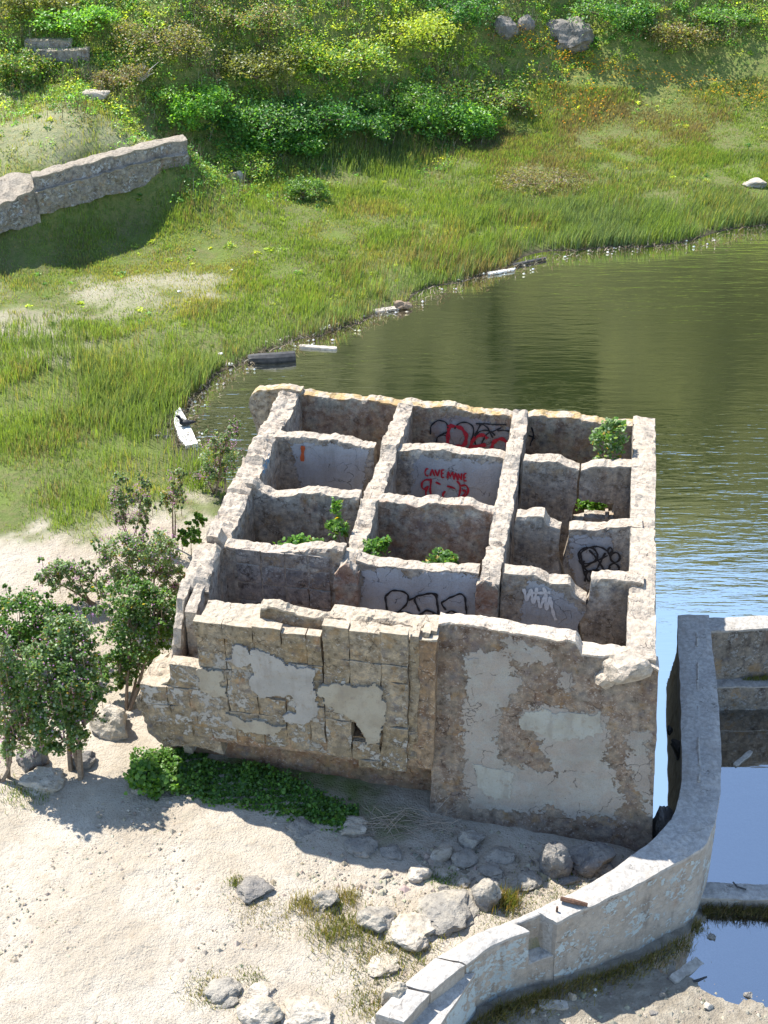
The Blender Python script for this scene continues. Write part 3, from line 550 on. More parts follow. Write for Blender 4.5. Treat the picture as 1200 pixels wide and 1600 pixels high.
def block(parent, u0, u1, z0, z1, V, depth, mat, seed, proud=0.0, jit=.02, name='block', paintv=.40, gap_=.003, res=.075, round_=.014):
    g = np.random.default_rng(seed); gap = gap_; round_ = g.uniform(.004, .018)
    u0 += gap + g.uniform(0, .006); u1 -= gap + g.uniform(0, .006); z0 += gap; z1 -= gap + g.uniform(0, .006)
    nu, nz = max(3, int((u1 - u0) / res)), max(3, int((z1 - z0) / res)); U, Z = np.meshgrid(np.linspace(0, 1, nu + 1), np.linspace(0, 1, nz + 1), indexing='ij')
    UU = u0 + (u1 - u0) * U; ZZ = z0 + (z1 - z0) * Z
    ed = np.minimum(np.minimum(U, 1 - U) * (u1 - u0), np.minimum(Z, 1 - Z) * (z1 - z0)); dep = np.exp(-ed / .02) * round_
    tilt = g.uniform(-.012, .012) * (U - .5) + g.uniform(-.012, .012) * (Z - .5)
    Pf = L2W(UU, V - proud + dep + tilt, ZZ); Pf = Pf + dispv(Pf, jit, 4, seed % 40)
    idx = np.arange((nu + 1) * (nz + 1)).reshape(nu + 1, nz + 1); qf = np.stack([idx[:-1, :-1], idx[1:, :-1], idx[1:, 1:], idx[:-1, 1:]], -1).reshape(-1, 4)
    ring = list(idx[:, 0]) + list(idx[-1, 1:]) + list(idx[-2::-1, -1]) + list(idx[0, -2:0:-1]); N = idx.size
    Vb = Pf.reshape(-1, 3)[ring] + np.append(vv, 0) * depth; k = len(ring); sides = np.array([[ring[(i + 1) % k], ring[i], N + i, N + (i + 1) % k] for i in range(k)])
    top = (Z.reshape(-1) > .999).astype(float); colv = np.concatenate([np.stack([np.full(N, paintv), top * .55, np.zeros(N)], -1), np.tile([0, .9, 0], (k, 1))])
    return ob(name, mesh_np(name, np.concatenate([Pf.reshape(-1, 3), Vb]), [qf, sides, (N + np.arange(k))[::-1][None]], vcol=colv), mat, parent)
zc1 = [4.93, 4.62, 4.27, 3.95, 3.45, 3.06, 2.66, 2.36]; uj = [.30, .76, 1.25, 1.71, 2.10, 2.34]
k = 0
for r in range(7):
    js = list(uj)
    if r == 3: js = [-.20] + js
    if r == 4: js = [-.74, -.30, .08] + uj[1:]
    if r == 5: js = [-.66, -.26, .18, .74, 1.22, 1.71, 2.1, 2.34]
    if r == 6: js = [-.34, .06, .40, .82, 1.3, 1.75, 2.34]
    for a, b in zip(js[:-1], js[1:]):
        k += 1; sl = .02 * math.sin(a * 2)
        if r == 3 and 1.0 < a < 1.5: continue      # missing face stones, dark backing shows
        block(backing, a, b, zc1[r + 1] + sl, zc1[r] + sl + (random.uniform(-.03, .05) if r == 0 else 0), VM, .22 - (.06 if r == 0 else 0), M_BLOCK, k, (.06 if r == 0 else random.uniform(-.008, .01)) - (.05 if r == 6 else 0), .013 if r < 3 else .022, paintv=.34 if r < 2 else .5)
zc2 = [5.14, 4.86, 4.50, 4.15, 3.66, 3.22, 2.78, 2.40, 2.22]
for r in range(8):
    js = [2.37, 2.79, 3.27, 3.70]
    if r == 7: js = [2.9, 3.3, 3.70]
    for a, b in zip(js[:-1], js[1:]):
        k += 1
        if r == 5 and a < 2.7: a = 2.37; 
        if r == 5 and 2.6 < a < 2.9: continue
        block(backing, a, b, zc2[r + 1], zc2[r] + (random.uniform(-.02, .05) if r == 0 else 0), VM - .05, .26 - (.08 if r == 0 else 0), M_BLOCK, k, (.05 if r == 0 else random.uniform(-.008, .01)) - (.04 if r > 5 else 0), .014 if r < 3 else .022, paintv=.34 if r < 3 else .46)
for a, b, vo in ((3.71, 3.86, .03), (3.87, 4.0, .12), (4.01, 4.10, .2)):
    zz = [5.08, 4.7, 3.9, 3.1, 2.45 - (b - 3.9) * .8]
    for z1, z0 in zip(zz[:-1], zz[1:]): k += 1; block(backing, a, b, z0, z1, VM + vo, .26, M_BLOCK, k, 0, .022, name='pilaster_block', res=.06)
# broken inner skin behind the coping
rough_wall(ruin, 'inner_skin', M_BLOCK, 'U', .04, pxV([(405, 952), (470, 958), (540, 967), (600, 976), (684, 988)], .04), .22, 3.4, amp=.02, top=.07, ds=.045)
rough_wall(ruin, 'corner_post', M_WALL, 'V', -.26, [(.10, 4.05), (.2, 4.3), (.42, 4.5), (.5, 4.72), (.85, 4.82)], .16, 1.6, amp=.03, top=.05)
rough_wall(ruin, 'corner_post', M_WALL, 'V', -.06, [(.30, 4.55), (.85, 4.8)], .2, 1.6, amp=.015, top=.05)
# masonry showing on the front-left cell's back wall
uj2 = [.42, .86, 1.28, 1.68, 2.06]; zj2 = [4.98, 4.68, 4.28, 3.9, 3.5, 3.1]
M_BLOCKD = mat_concrete('inner_masonry', (.20, .165, .14), (.27, .235, .21), (.145, .115, .10), (.42, .36, .3), (.36, .31, .29), seedloc=33)
for r in range(5):
    for a, b in zip(uj2[:-1], uj2[1:]): k += 1; block(wD1, a, b, zj2[r + 1], zj2[r], VC[1] - TR / 2 - .02, .1, M_BLOCKD, k, random.uniform(-.01, .01), .012, gap_=.012)
zb3 = lambda pts: [(180 + x / 2.4, 930 + y / 2.4) for x, y in pts]
for sdn, mt, poly in ((1, M_PL1, [(512, 205), (600, 215), (640, 255), (750, 275), (752, 400), (765, 470), (640, 480), (622, 462), (675, 430), (660, 380), (540, 380), (520, 350)]), (2, M_PL1, [(440, 185), (500, 190), (510, 240), (460, 270), (415, 240)]),
                      (4, M_PL2, [(310, 268), (405, 275), (415, 375), (310, 362)]), (5, M_PL2, [(415, 440), (640, 490), (600, 532), (480, 512)])):
    patch(backing, 'render_patch', mt, zb3(poly), VM, .034, .04, .018, sdn, .008)
patch(backing, 'render_patch', M_PL2, zb3([(762, 322), (985, 340), (1008, 400), (1003, 552), (940, 565), (905, 470), (830, 440), (770, 390)]), VM - .05, .034, .04, .018, 3, .008)
# reinforcing bars and rust on the front
for (x, y, l) in ((876, 1000, .35), (880, 1035, .3)): pass
# graffiti
def V_(r): return VC[r] - TR / 2
z2 = lambda pts: [(650 + x / 2.6667, 600 + y / 2.6667) for x, y in pts]; z1 = lambda pts: [(250 + x / 2.6667, 580 + y / 2.6667) for x, y in pts]
def let(ch, x, y, w, h):
    G = {'C': [[(1, .1), (.5, 0), (0, .5), (.4, 1), (1, .95)]], 'A': [[(0, 1), (.5, 0), (1, 1)]], 'V': [[(0, 0), (.45, 1), (1, 0)]], 'E': [[(.1, 0), (0, 1)], [(.1, 0), (1, -.05)], [(.05, .5), (.8, .45)], [(0, 1), (1, .98)]], 'M': [[(0, 1), (.15, 0), (.5, .8), (.85, 0), (1, 1)]], 'N': [[(0, 1), (.05, 0), (.9, 1), (.95, 0)]]}[ch]
    return [[(x + a * w, y + b * h) for a, b in st] for st in G]
cave = []
for ch, x_, y_, w_ in (('C', 36, 350, 17), ('A', 60, 352, 19), ('V', 82, 355, 19), ('E', 108, 358, 13), ('M', 134, 361, 23), ('A', 159, 365, 15), ('N', 176, 367, 15), ('E', 199, 370, 13)): cave += let(ch, x_, y_, w_, 31)
face = [
        [(62, 394), (60, 440), (66, 480), (90, 512)], [(172, 400), (186, 420), (180, 460), (166, 512)], [(58, 400), (40, 396), (22, 408), (22, 432), (36, 440), (54, 420), (40, 446), (44, 468), (62, 472)], [(60, 472), (46, 486), (64, 500), (88, 508)],
        [(188, 424), (204, 416), (218, 432), (214, 456), (198, 470), (194, 492), (178, 504)], [(192, 444), (206, 436), (204, 456), (190, 468)], [(82, 408), (92, 414), (104, 416)], [(130, 424), (150, 426), (164, 434)], [(124, 444), (110, 466), (124, 470), (124, 482)],
        [(104, 498), (118, 490), (130, 492), (146, 500)], [(100, 506), (124, 508), (150, 506)]]
stroke_part(wB2, 'graffiti', M_RED, V_(3), [z2(s) for s in cave], .03, label='red sprayed words CAVE MANE', smooth=0)
stroke_part(wB2, 'graffiti', M_RED, V_(3), [z2(s) for s in face], .038, label='red sprayed face below the words')
bsa = [z1([(938, 935), (950, 1045)]), z1([(938, 935), (965, 912), (1010, 910), (1036, 930), (1030, 970), (990, 1005), (950, 1022)]), z1([(950, 1022), (1000, 1000), (1050, 1010), (1090, 1050), (1130, 1048)]),
       z1([(1084, 998), (1060, 950), (1070, 935), (1130, 922), (1155, 925), (1160, 1000), (1155, 1050)]), z1([(1074, 1062), (1085, 1020), (1110, 990), (1140, 1000), (1155, 1040), (1120, 1064), (1074, 1062)]),
       z2([(-30, 900), (10, 880), (60, 868), (86, 880), (94, 930), (95, 1000)]), z2([(6, 1005), (14, 960), (50, 934), (80, 950), (94, 990), (40, 1008), (6, 1005)]),
       z2([(128, 940), (106, 908), (150, 884), (190, 872), (208, 890), (212, 950), (205, 996)]), z2([(118, 1000), (124, 960), (150, 940), (176, 956), (206, 996)])]
stroke_part(wD2, 'graffiti', M_BLACK, V_(1), bsa, .034, label='large black graffiti letters on the grey cell wall')
bt = [ell(715, 712, 42, 34, 0, 360), ell(745, 725, 68, 50, 180, 360), [(676, 730), (700, 760), (740, 740), (800, 712)], [(680, 700), (700, 780), (720, 820)], ell(826, 765, 22, 22), ell(832, 720, 20, 22), ell(808, 690, 10, 14), ell(848, 800, 10, 18),
      [(704, 820), (716, 775), (734, 780), (726, 822)], [(740, 825), (748, 776), (764, 780), (760, 828)], [(772, 826), (778, 780), (796, 785), (792, 828)], [(804, 828), (812, 790), (826, 795), (832, 826), (860, 828)], [(700, 780), (760, 770), (830, 782)], ell(755, 745, 60, 40, 20, 200), [(720, 690), (760, 730), (790, 780), (820, 800)], [(790, 700), (760, 760), (730, 800)]]
stroke_part(wC4, 'graffiti', M_BLACK, V_(2), [z2(s) for s in bt], .036, label='tangled black graffiti tag on the broken wall fragment')
rbk = [[(136, 170), (134, 255), (200, 254)], [(136, 172), (190, 180), (214, 215), (205, 248), (180, 258)], [(225, 275), (240, 225), (275, 208), (300, 225)], [(232, 262), (290, 250)], [(310, 280), (322, 235), (355, 222), (378, 240), (384, 290)], [(395, 296), (402, 255), (420, 240)], [(412, 270), (424, 292)]]
stroke_part(wA, 'graffiti', M_RED, V_(4), [z2(s) for s in rbk], .075, amp=.018, label='faded red graffiti letters on the back wall')
bbk = [[(60, 210), (58, 175), (90, 150), (125, 160), (135, 200), (100, 215)], [(80, 255), (90, 220), (120, 212), (136, 225)], ell(200, 200, 40, 45, 200, 400), [(245, 215), (270, 165), (300, 180), (320, 220)], [(260, 270), (300, 200), (360, 180)], [(340, 190), (395, 195), (420, 215)], [(250, 165), (380, 168)], [(480, 180), (492, 215), (478, 260)], [(470, 215), (496, 228)], ell(290, 230, 45, 40, 150, 330)]
stroke_part(wA, 'graffiti', M_BLACK, V_(4), [z2(s) for s in bbk], .03, amp=.018, label='thin black graffiti scrawl on the back wall')
wt = [[(450, 850), (462, 905), (478, 850), (490, 915), (505, 845)], [(505, 880), (520, 930), (540, 870), (530, 845)], [(540, 870), (545, 940), (560, 880), (566, 920), (584, 980)], [(470, 870), (560, 865)]]
stroke_part(wD3, 'graffiti', M_PALE, V_(1), [z2(s) for s in wt], .05, label='pale sprayed scribble on the right front cell wall')
stroke_part(wB1, 'graffiti', M_ORANGE, V_(3), [z1([(597, 308), (596, 372)])], .07, label='short orange paint stroke')
stroke_part(front, 'graffiti', M_ORANGE, VF, [zp(ell(849, 453, 4, 4))], .10, .016, label='small orange paint dot', off=.11)
# blue letters on the inner side of the left wall
bl = []
for (x, y) in ((418, 415), (428, 395), (438, 372)):
    for st in ([(x, y - 22), (x, y + 20)], [(x, y - 20), (x + 8, y - 30), (x + 7, y - 2), (x, y)], [(x, y), (x + 8, y + 8)]):
        pts = z1(st); tt = np.linspace(0, 1, 12); d = np.linspace(0, 1, len(pts)); xs = np.interp(tt, d, [p[0] for p in pts]); ys = np.interp(tt, d, [p[1] for p in pts])
        Vv, zz = onU(xs, ys, .24); Pq = L2W(.24, Vv, zz); Pq = Pq + np.append(uv, 0) * .05; bl.append(ribbon(Pq, np.append(uv, 0), .035))
Vb_, Fb_ = merge(bl); ob('graffiti', mesh_np('graffiti', Vb_, Fb_), M_BLUEP, ruin, 'small blue sprayed letters on the left wall')

# ------------------------------------------------------------------ seawall and pool walls
def sweep(parent, name, mat, stations, zb, step=.09, top=.02, amp=.014, batter=.04, paintv=.0, label=None, across=6, rows=16, cat=None, lock=None):
    Ls = np.array([up(*l, z) for l, r, z in stations]); Rs = np.array([up(*r, z) for l, r, z in stations]); return sweep_w(parent, name, mat, Ls, Rs, zb, step, top, amp, batter, paintv, label, across, rows, cat)
def sweep_w(parent, name, mat, Ls, Rs, zb, step=.09, top=.02, amp=.014, batter=.04, paintv=0., label=None, across=6, rows=16, cat=None):
    C = (Ls + Rs) / 2; d = np.r_[0, np.cumsum(np.linalg.norm(np.diff(C, axis=0), axis=1))]; n = max(2, int(d[-1] / step)); t = np.linspace(0, d[-1], n + 1)
    def sm_(A_):
        B = np.stack([np.interp(t, d, A_[:, k]) for k in range(3)], -1)
        for _ in range(6 if len(A_) > 2 else 0): B[1:-1] = (B[:-2] + 2 * B[1:-1] + B[2:]) / 4
        return B
    Lp, Rp = sm_(Ls), sm_(Rs); out = Rp - Lp; out[:, 2] = 0; out /= np.linalg.norm(out, axis=1)[:, None]
    rowsP = []; cols = []
    jj = np.linspace(0, 1, rows + 1)
    for j in jj[:-1]:  # left side from the bottom up
        z = zb + (Lp[:, 2] - zb) * j; P = Lp + out * (max(batter, 0) * 2.6 * (Lp[:, 2] - z))[:, None]; P[:, 2] = z; rowsP.append(P); cols.append(np.stack([np.full(n + 1, .35 + paintv), np.zeros(n + 1), np.zeros(n + 1)], -1))
    for w in np.linspace(0, 1, across + 1):
        P = Lp * (1 - w) + Rp * w; e = 1.0 if 0 < w < 1 else -.6; P = P.copy(); P[:, 2] += fbm(P, 4, 3, 77) * top + (.0 if 0 < w < 1 else -.012); rowsP.append(P); cols.append(np.tile([0, 1., 0], (n + 1, 1)))
    for j in jj[:-1][::-1]:
        z = zb + (Rp[:, 2] - zb) * j; P = Rp + out * (batter * (Rp[:, 2] - z))[:, None]; P[:, 2] = z; rowsP.append(P); cols.append(np.stack([np.full(n + 1, .465 + paintv), np.zeros(n + 1), np.zeros(n + 1)], -1))
    V = np.stack(rowsP, 1); m = V.shape[1]; V = V + dispv(V, amp, 3, 6); idx = np.arange((n + 1) * m).reshape(n + 1, m)
    q = np.stack([idx[:-1, :-1], idx[:-1, 1:], idx[1:, 1:], idx[1:, :-1]], -1).reshape(-1, 4)
    ends = [idx[0][::-1][None], idx[-1][None]]
    return ob(name, mesh_np(name, V.reshape(-1, 3), [q] + ends, vcol=np.stack(cols, 1).reshape(-1, 3)), mat, parent, label, cat)
sea = empty('seawall', 'low concrete wall curving from beside the ruin down to the bottom edge', 'wall')
sweep(sea, 'wall', M_SEA, SEA, -.5, paintv=.02)
# notch and lower run
def cut(st, dz, l=0.0, r=1.0):
    o = []
    for a, b, z in st:
        a, b = np.array(a, float), np.array(b, float); o.append((tuple(a + (b - a) * l), tuple(a + (b - a) * r), z + dz))
    return o
_a, _b, _c, _d = up(836, 1421, 1.67), up(871, 1442, 1.67), up(794, 1439, 1.65), up(826, 1456, 1.65)
_f = .30; _zz = np.array([0, 0, .72])
sweep_w(sea, 'notch_back', M_SEA, np.array([_a, _c]), np.array([_a + (_b - _a) * _f, _c + (_d - _c) * _f]), -.3, .06, .02, .012, .0)
sweep_w(sea, 'notch_step', M_SEA, np.array([_a + (_b - _a) * .25, _c + (_d - _c) * .25]) - _zz, np.array([_b, _d]) - _zz, -.3, .06, .03, .014, .04)
wl_, wr_ = [up(834, 1424, 1.67), up(790, 1440, 1.66)], [up(846, 1429, 1.67), up(806, 1447, 1.66)]
sweep(sea, 'end_block', M_SEA, SEA2[1:4], -.3, top=.02, paintv=.04)
sweep(sea, 'lower_wall', M_SEA, [((640, 1534), (742, 1520), 1.36), ((580, 1590), (692, 1592), 1.34), ((500, 1690), (620, 1690), 1.34)], -.3, top=.025, paintv=.08)
for a, b in ((3, 4), (4, 5)):
    A_, B_ = SEA2[a], SEA2[b]
    f0, f1 = (.04, .97)
    mixp = lambda p, q, f: (p[0] + (q[0] - p[0]) * f, p[1] + (q[1] - p[1]) * f)
    sweep(sea, 'coping_slab', M_SEA, [(mixp(A_[0], B_[0], f0), mixp(A_[1], B_[1], f0), A_[2] + .04), (mixp(A_[0], B_[0], f1), mixp(A_[1], B_[1], f1), B_[2] + .04)], 1.30, top=.012, rows=4, batter=0)
E_ = SEA2
pz = lambda L: np.array([up(x, y, z) for x, y, z in L])
# iron strip and stubs left in the wall top
for (x0, y0, x1, y1) in ((876, 1404, 918, 1414),):
    P = np.array([up(x0, y0, 1.75), up((x0 + x1) / 2, (y0 + y1) / 2, 1.77), up(x1, y1, 1.75)]); Vt, Ft = tube(P, [.035, .04, .03], 6); ob('iron_strap', mesh_np('iron_strap', Vt, Ft), M_RUST, sea)
P = np.array([up(870, 1424, 1.68), up(870, 1424, 1.68) + [0, 0, .1]]); Vt, Ft = tube(P, .018, 6); ob('iron_stub', mesh_np('iron_stub', Vt, Ft), M_RUST, sea)
# raised seam along the top of the straight run
seam = [up(x, y, 1.855) for x, y in ((1089, 985), (1090, 1050), (1091, 1120), (1092, 1190), (1093, 1225))]; sm_parts = []
for a, b in ((.02, .1), (.2, .36), (.45, .52), (.62, .80), (.9, .97)):
    tt = np.linspace(a, b, 12) * 4; Ps = np.stack([np.interp(tt, range(5), [p[k_] for p in seam]) for k_ in range(3)], -1); Vt, Ft = tube(Ps + dispv(Ps, .012, 8, 3), .022, 5); ob('seam', mesh_np('seam', Vt, Ft, vcol=np.tile([0, .6, 0], (len(Vt), 1))), M_SEA, sea)
yb = up(1111, 985, 1.85)[1]
pw = empty('pool_wall', 'stained concrete wall with a ledge closing the far end of the small pool', 'wall')
xl = up(1108, 980, 1.85)[0]
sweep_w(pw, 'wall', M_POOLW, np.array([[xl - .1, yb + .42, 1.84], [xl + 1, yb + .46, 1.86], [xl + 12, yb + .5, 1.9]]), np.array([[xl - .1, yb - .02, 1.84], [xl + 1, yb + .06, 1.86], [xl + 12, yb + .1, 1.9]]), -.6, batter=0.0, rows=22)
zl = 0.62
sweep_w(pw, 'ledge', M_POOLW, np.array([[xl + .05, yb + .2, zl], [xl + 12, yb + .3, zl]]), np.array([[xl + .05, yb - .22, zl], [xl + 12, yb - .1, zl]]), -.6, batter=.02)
yw = up(1130, 1386, .3)[1]; xw = up(1112, 1386, .3)[0]
sweep_w(None, 'cross_walkway', M_SEA, np.array([[xw - .25, yw + .12, .30], [xw + .9, yw + .08, .29], [xw + 12, yw - .5, .28]]), np.array([[xw - .25, yw - .2, .30], [xw + .9, yw - .24, .29], [xw + 12, yw - .85, .28]]), -.6, label='low concrete cross wall between the two halves of the small pool', cat='wall')
#@@VEG
# ------------------------------------------------------------------ plant builders
def frames(n, upb=.5, rng=RNG):
    N = rng.normal(size=(n, 3)); N /= np.linalg.norm(N, axis=1)[:, None]; N[:, 2] = np.abs(N[:, 2]) + upb; N /= np.linalg.norm(N, axis=1)[:, None]
    T = np.cross(N, rng.normal(size=(n, 3))); T /= np.linalg.norm(T, axis=1)[:, None]; return N, T, np.cross(N, T)
LOBE = np.array([(0, -.5), (.34, -.42), (.5, -.05), (.30, .12), (.22, .5), (0, .34), (-.22, .5), (-.30, .12), (-.5, -.05), (-.34, -.42)])
RHOMB = np.array([(0, -.5), (.30, -.02), (0, .5), (-.30, -.02)])
def leaves(P, size, col, shape=RHOMB, upb=.5, curl=.18):
    n = len(P); N, T, B = frames(n, upb); s = np.broadcast_to(np.asarray(size, float), (n,)); k = len(shape)
    V = P[:, None] + (T[:, None] * shape[None, :, :1] + B[:, None] * shape[None, :, 1:]) * s[:, None, None] - N[:, None] * (curl * (shape ** 2).sum(1) * 2)[None, :, None] * s[:, None, None]
    return V.reshape(-1, 3), np.arange(n * k).reshape(n, k), col
def pal(cols, n, var=.22, rng=RNG):
    c = np.array(cols)[rng.integers(0, len(cols), n)]; return c * (1 + rng.uniform(-var, var, (n, 1))) * (1 + rng.uniform(-.08, .08, (n, 3)))
def clump_pts(c, r, n, nsub, tight=.28, rng=RNG):
    """points gathered in sub-clumps over an ellipsoid, more towards its skin"""
    d = rng.normal(size=(nsub, 3)); d /= np.linalg.norm(d, axis=1)[:, None]; d[:, 2] = np.where(d[:, 2] < -.35, -d[:, 2], d[:, 2])
    cc = d * (rng.uniform(.35, 1, (nsub, 1)) ** .5); w = rng.uniform(.3, 1.4, nsub); w /= w.sum(); k = rng.choice(nsub, n, p=w)
    return np.asarray(c) + (cc[k] + rng.normal(size=(n, 3)) * tight * .62) * np.asarray(r)
G_MID = [(0.083, 0.173, 0.033), (0.112, 0.217, 0.042), (0.060, 0.128, 0.030)]; G_YEL = [(0.232, 0.290, 0.041), (0.304, 0.348, 0.051), (0.174, 0.246, 0.043)]; G_IVY = [(0.033, 0.098, 0.024), (0.053, 0.143, 0.033), (0.075, 0.180, 0.045)]
G_DRY = [(0.162, 0.119, 0.070), (0.223, 0.176, 0.108), (0.115, 0.095, 0.054)]; G_OLIVE = [(0.135, 0.150, 0.045), (0.180, 0.195, 0.060), (0.112, 0.128, 0.045)]; G_MALLOW = [(.16, .25, .095), (.24, .33, .16), (.33, .40, .26), (.18, .29, .095)]; G_BRIGHT = [(0.125, 0.263, 0.037), (0.163, 0.312, 0.044), (0.088, 0.200, 0.037)]
def shrub(name, label, cat, base, blobs, palettes, leaf, group=None, shape=RHOMB, stemr=.03, flowers=0, fcol=(.50, .24, .50), dense=26, upb=.45, tight=.28, stemcol=None, bend=.15, yellow=0.0):
    root = empty(name, label, cat, group); base = np.asarray(base, float); Ps = []; cs = []; st = []; fl = []; trunk = None; nst = 0
    for i, (c, r, n) in enumerate(blobs):
        c = np.asarray(c, float); p = clump_pts(c, r, n, max(5, n // dense), tight); Ps.append(p); cc = pal(palettes, n)
        if yellow: m_ = RNG.random(n) < yellow; cc[m_] = pal([(.45, .32, .03), (.35, .25, .04)], m_.sum())
        cs.append(cc)
        if r[0] < .13 and len(blobs) > 6: 
            st.append((np.linspace(c - np.array([0, 0, r[2] * 1.2]), c + np.array([0, 0, r[2] * .9]), 4), np.linspace(.008, .003, 4)))
            if flowers: fl.append(c + RNG.normal(size=(5, 3)) * np.asarray(r) * .6)
            continue
        b0 = base + np.array([random.uniform(-1, 1), random.uniform(-1, 1), 0]) * stemr * 2.5; mid = (b0 + c) / 2 + np.array([random.uniform(-1, 1), random.uniform(-1, 1), .2]) * bend * np.linalg.norm(c - b0)
        tt = np.linspace(0, 1, 9)[:, None]; b0 = trunk[5] if (trunk is not None and nst > 2) else b0; path = b0 * (1 - tt) ** 2 + 2 * mid * tt * (1 - tt) + (c + np.array([0, 0, r[2] * .5])) * tt ** 2; st.append((path, np.linspace(stemr * (.5 if (trunk is not None and nst > 2) else 1), stemr * .3, 9))); nst += 1; trunk = path if trunk is None else trunk
        for _ in range(4):
            d = RNG.normal(size=3); d[2] = abs(d[2]); d /= np.linalg.norm(d); e = c + d * np.asarray(r) * .85; st.append((np.linspace(path[6], e, 5), np.linspace(stemr * .4, stemr * .15, 5)))
        if flowers:
            nf = int(flowers * n); q = clump_pts(c, np.asarray(r) * 1.08, nf, max(4, nf // 6), .3); q = q[q[:, 2] > c[2] - r[2] * .3]; fl.append(q)
    V, Fq, C = leaves(np.concatenate(Ps), leaf * RNG.uniform(.65, 1.25, sum(len(p) for p in Ps)), np.concatenate(cs), shape, upb)
    ob('crown', mesh_np('crown', V, [Fq], fcol=C), M_LEAF, root, kind='stuff')
    Vt, Ft = merge([tube(p, r, 5) for p, r in st]); ob('stems', mesh_np('stems', Vt, Ft), M_BARK, root, kind='stuff')
    if flowers and sum(len(q) for q in fl):
        q = np.concatenate(fl); Vf, Ff, Cf = leaves(q, leaf * .8, pal([fcol, tuple(x * .8 for x in fcol)], len(q)), RHOMB, .6); ob('flowers', mesh_np('flowers', Vf, [Ff], fcol=Cf), M_FLOWER, root, kind='stuff')
    return root
def blades(B, hgt_, w, col, lean=.35, wind=(.12, -.05), rng=RNG):
    n = len(B); a = rng.uniform(0, 2 * math.pi, n); side = np.stack([np.cos(a), np.sin(a), np.zeros(n)], -1) * (np.broadcast_to(w, (n,)) * .5)[:, None]
    b = rng.uniform(0, 2 * math.pi, n); le = np.stack([np.cos(b) * rng.uniform(0, lean, n) + wind[0], np.sin(b) * rng.uniform(0, lean, n) + wind[1], np.zeros(n)], -1) * hgt_[:, None]
    upv = np.zeros((n, 3)); upv[:, 2] = hgt_
    m = B + upv * .55 + le * .35; t = B + upv * .95 + le
    V = np.stack([B - side, B + side, m + side * .75, m - side * .75, t], 1).reshape(-1, 3); i = np.arange(n) * 5
    q = np.stack([i, i + 1, i + 2, i + 3], 1); tr = np.stack([i + 3, i + 2, i + 4], 1); return V, q, tr, np.concatenate([col, col])
def grass_obj(name, B, h, w, col, label=None, cat='grass', kind='stuff', mat=None, lean=.35, wind=(.12, -.05), parent=None, group=None):
    V, q, t, c = blades(B, h, w, col, lean, wind); return ob(name, mesh_np(name, V, [q, t], fcol=c), mat or M_GRASS, parent, label, cat, group, kind)
def ellm(px, py, cx, cy, rx, ry): return np.clip(1.25 - np.hypot((px - cx) / rx, (py - cy) / ry), 0, 1)
RP = [tuple(p) for p in POOLPOLY]

# ------------------------------------------------------------------ grass of the bank
def sample(n, x0, x1, y0, y1):
    x = RNG.uniform(x0, x1, n); y = RNG.uniform(y0, y1, n); z = hgt(x, y); px, py, d = proj(np.stack([x, y, z], -1)); return x, y, z, px, py
x, y, z, px, py = sample(760000, -17, 18, 22.5, 56)
keep = (px > -120) & (px < 1320) & (py < 850) & (z > LAKE + .01) & (sdist(x, y, INRUIN) < -.1)
x, y, z, px, py = [a[keep] for a in (x, y, z, px, py)]
smk = sandmask(x, y, z); nz = fbm2(x, y, .7, 4, 81)
hillz = sstep(0, 60, (np.interp(px, [0, 150, 290, 400, 560, 700, 800, 1000, 1200], [400, 385, 300, 265, 205, 215, 120, 20, 0]) - py))
lawn = np.maximum(ellm(px, py, 170, 440, 230, 70), ellm(px, py, 330, 400, 120, 60))
pr_ = (1 - smk) ** 1.5 * (1 - .72 * hillz) * (.7 + .5 * nz)
pr_ = pr_ * (1 - ellm(px, py, 292, 690, 50, 60)) * (1 - .75 * sstep(.25, .6, fbm2(x, y, .55, 4, 99)))
keep = RNG.random(len(x)) < np.clip(pr_, 0, 1); x, y, z, px, py, nz, lawn = [a[keep] for a in (x, y, z, px, py, nz, lawn)]
shoreline = sstep(LAKE + .3, LAKE + .04, z) * (y > 26); reedp = np.maximum(ellm(px, py, 130, 640, 190, 150) * .8, np.maximum(shoreline, ellm(px, py, 570, 250, 160, 60)))
reedp = np.maximum(reedp, ellm(px, py, 950, 340, 330, 45)); nb = fbm2(x, y, .45, 3, 83)
h = (.11 + .10 * RNG.random(len(x)) + .12 * nz) * (1 - .55 * lawn) + reedp * (.14 + .30 * RNG.random(len(x))) * (1 - lawn) * np.clip(1 + nb, .3, 1.5)
h = np.clip(h, .04, .7)
c_mid = pal([(.20, .30, .07), (.25, .34, .08), (.16, .24, .06)], len(x)); c_yel = pal([(.32, .335, .10), (.28, .285, .10), (.36, .34, .13)], len(x)); c_blu = pal([(.16, .235, .10), (.23, .295, .16), (.13, .19, .08)], len(x)); c_brn = pal([(.24, .20, .115), (.18, .155, .08), (.29, .25, .15)], len(x))
wy = np.clip(.08 + .7 * fbm2(x, y, .5, 4, 85) + .4 * lawn, 0, 1); wb = np.clip(reedp * .8 + .5 * fbm2(x, y, .4, 3, 87), 0, 1)
wbr = np.clip(np.maximum.reduce([ellm(px, py, 850, 275, 90, 32), ellm(px, py, 990, 190, 190, 50) * .85, ellm(px, py, 740, 200, 110, 60) * .7, ellm(px, py, 720, 420, 190, 28) * .55]) + .45 * fbm2(x, y, .9, 4, 89), 0, 1)
r1, r2, r3 = RNG.random((3, len(x)))
c = np.where((r1 < wy)[:, None], c_yel, c_mid); c = np.where((r2 < wb)[:, None], c_blu, c); c = np.where((r3 < wbr)[:, None], c_brn, c)
wdt = .008 + .00036 * y
grass_obj('bank_grass', np.stack([x, y, z - .02], -1), h, wdt, c, 'green grass and reeds covering the bank between pond and hillside')
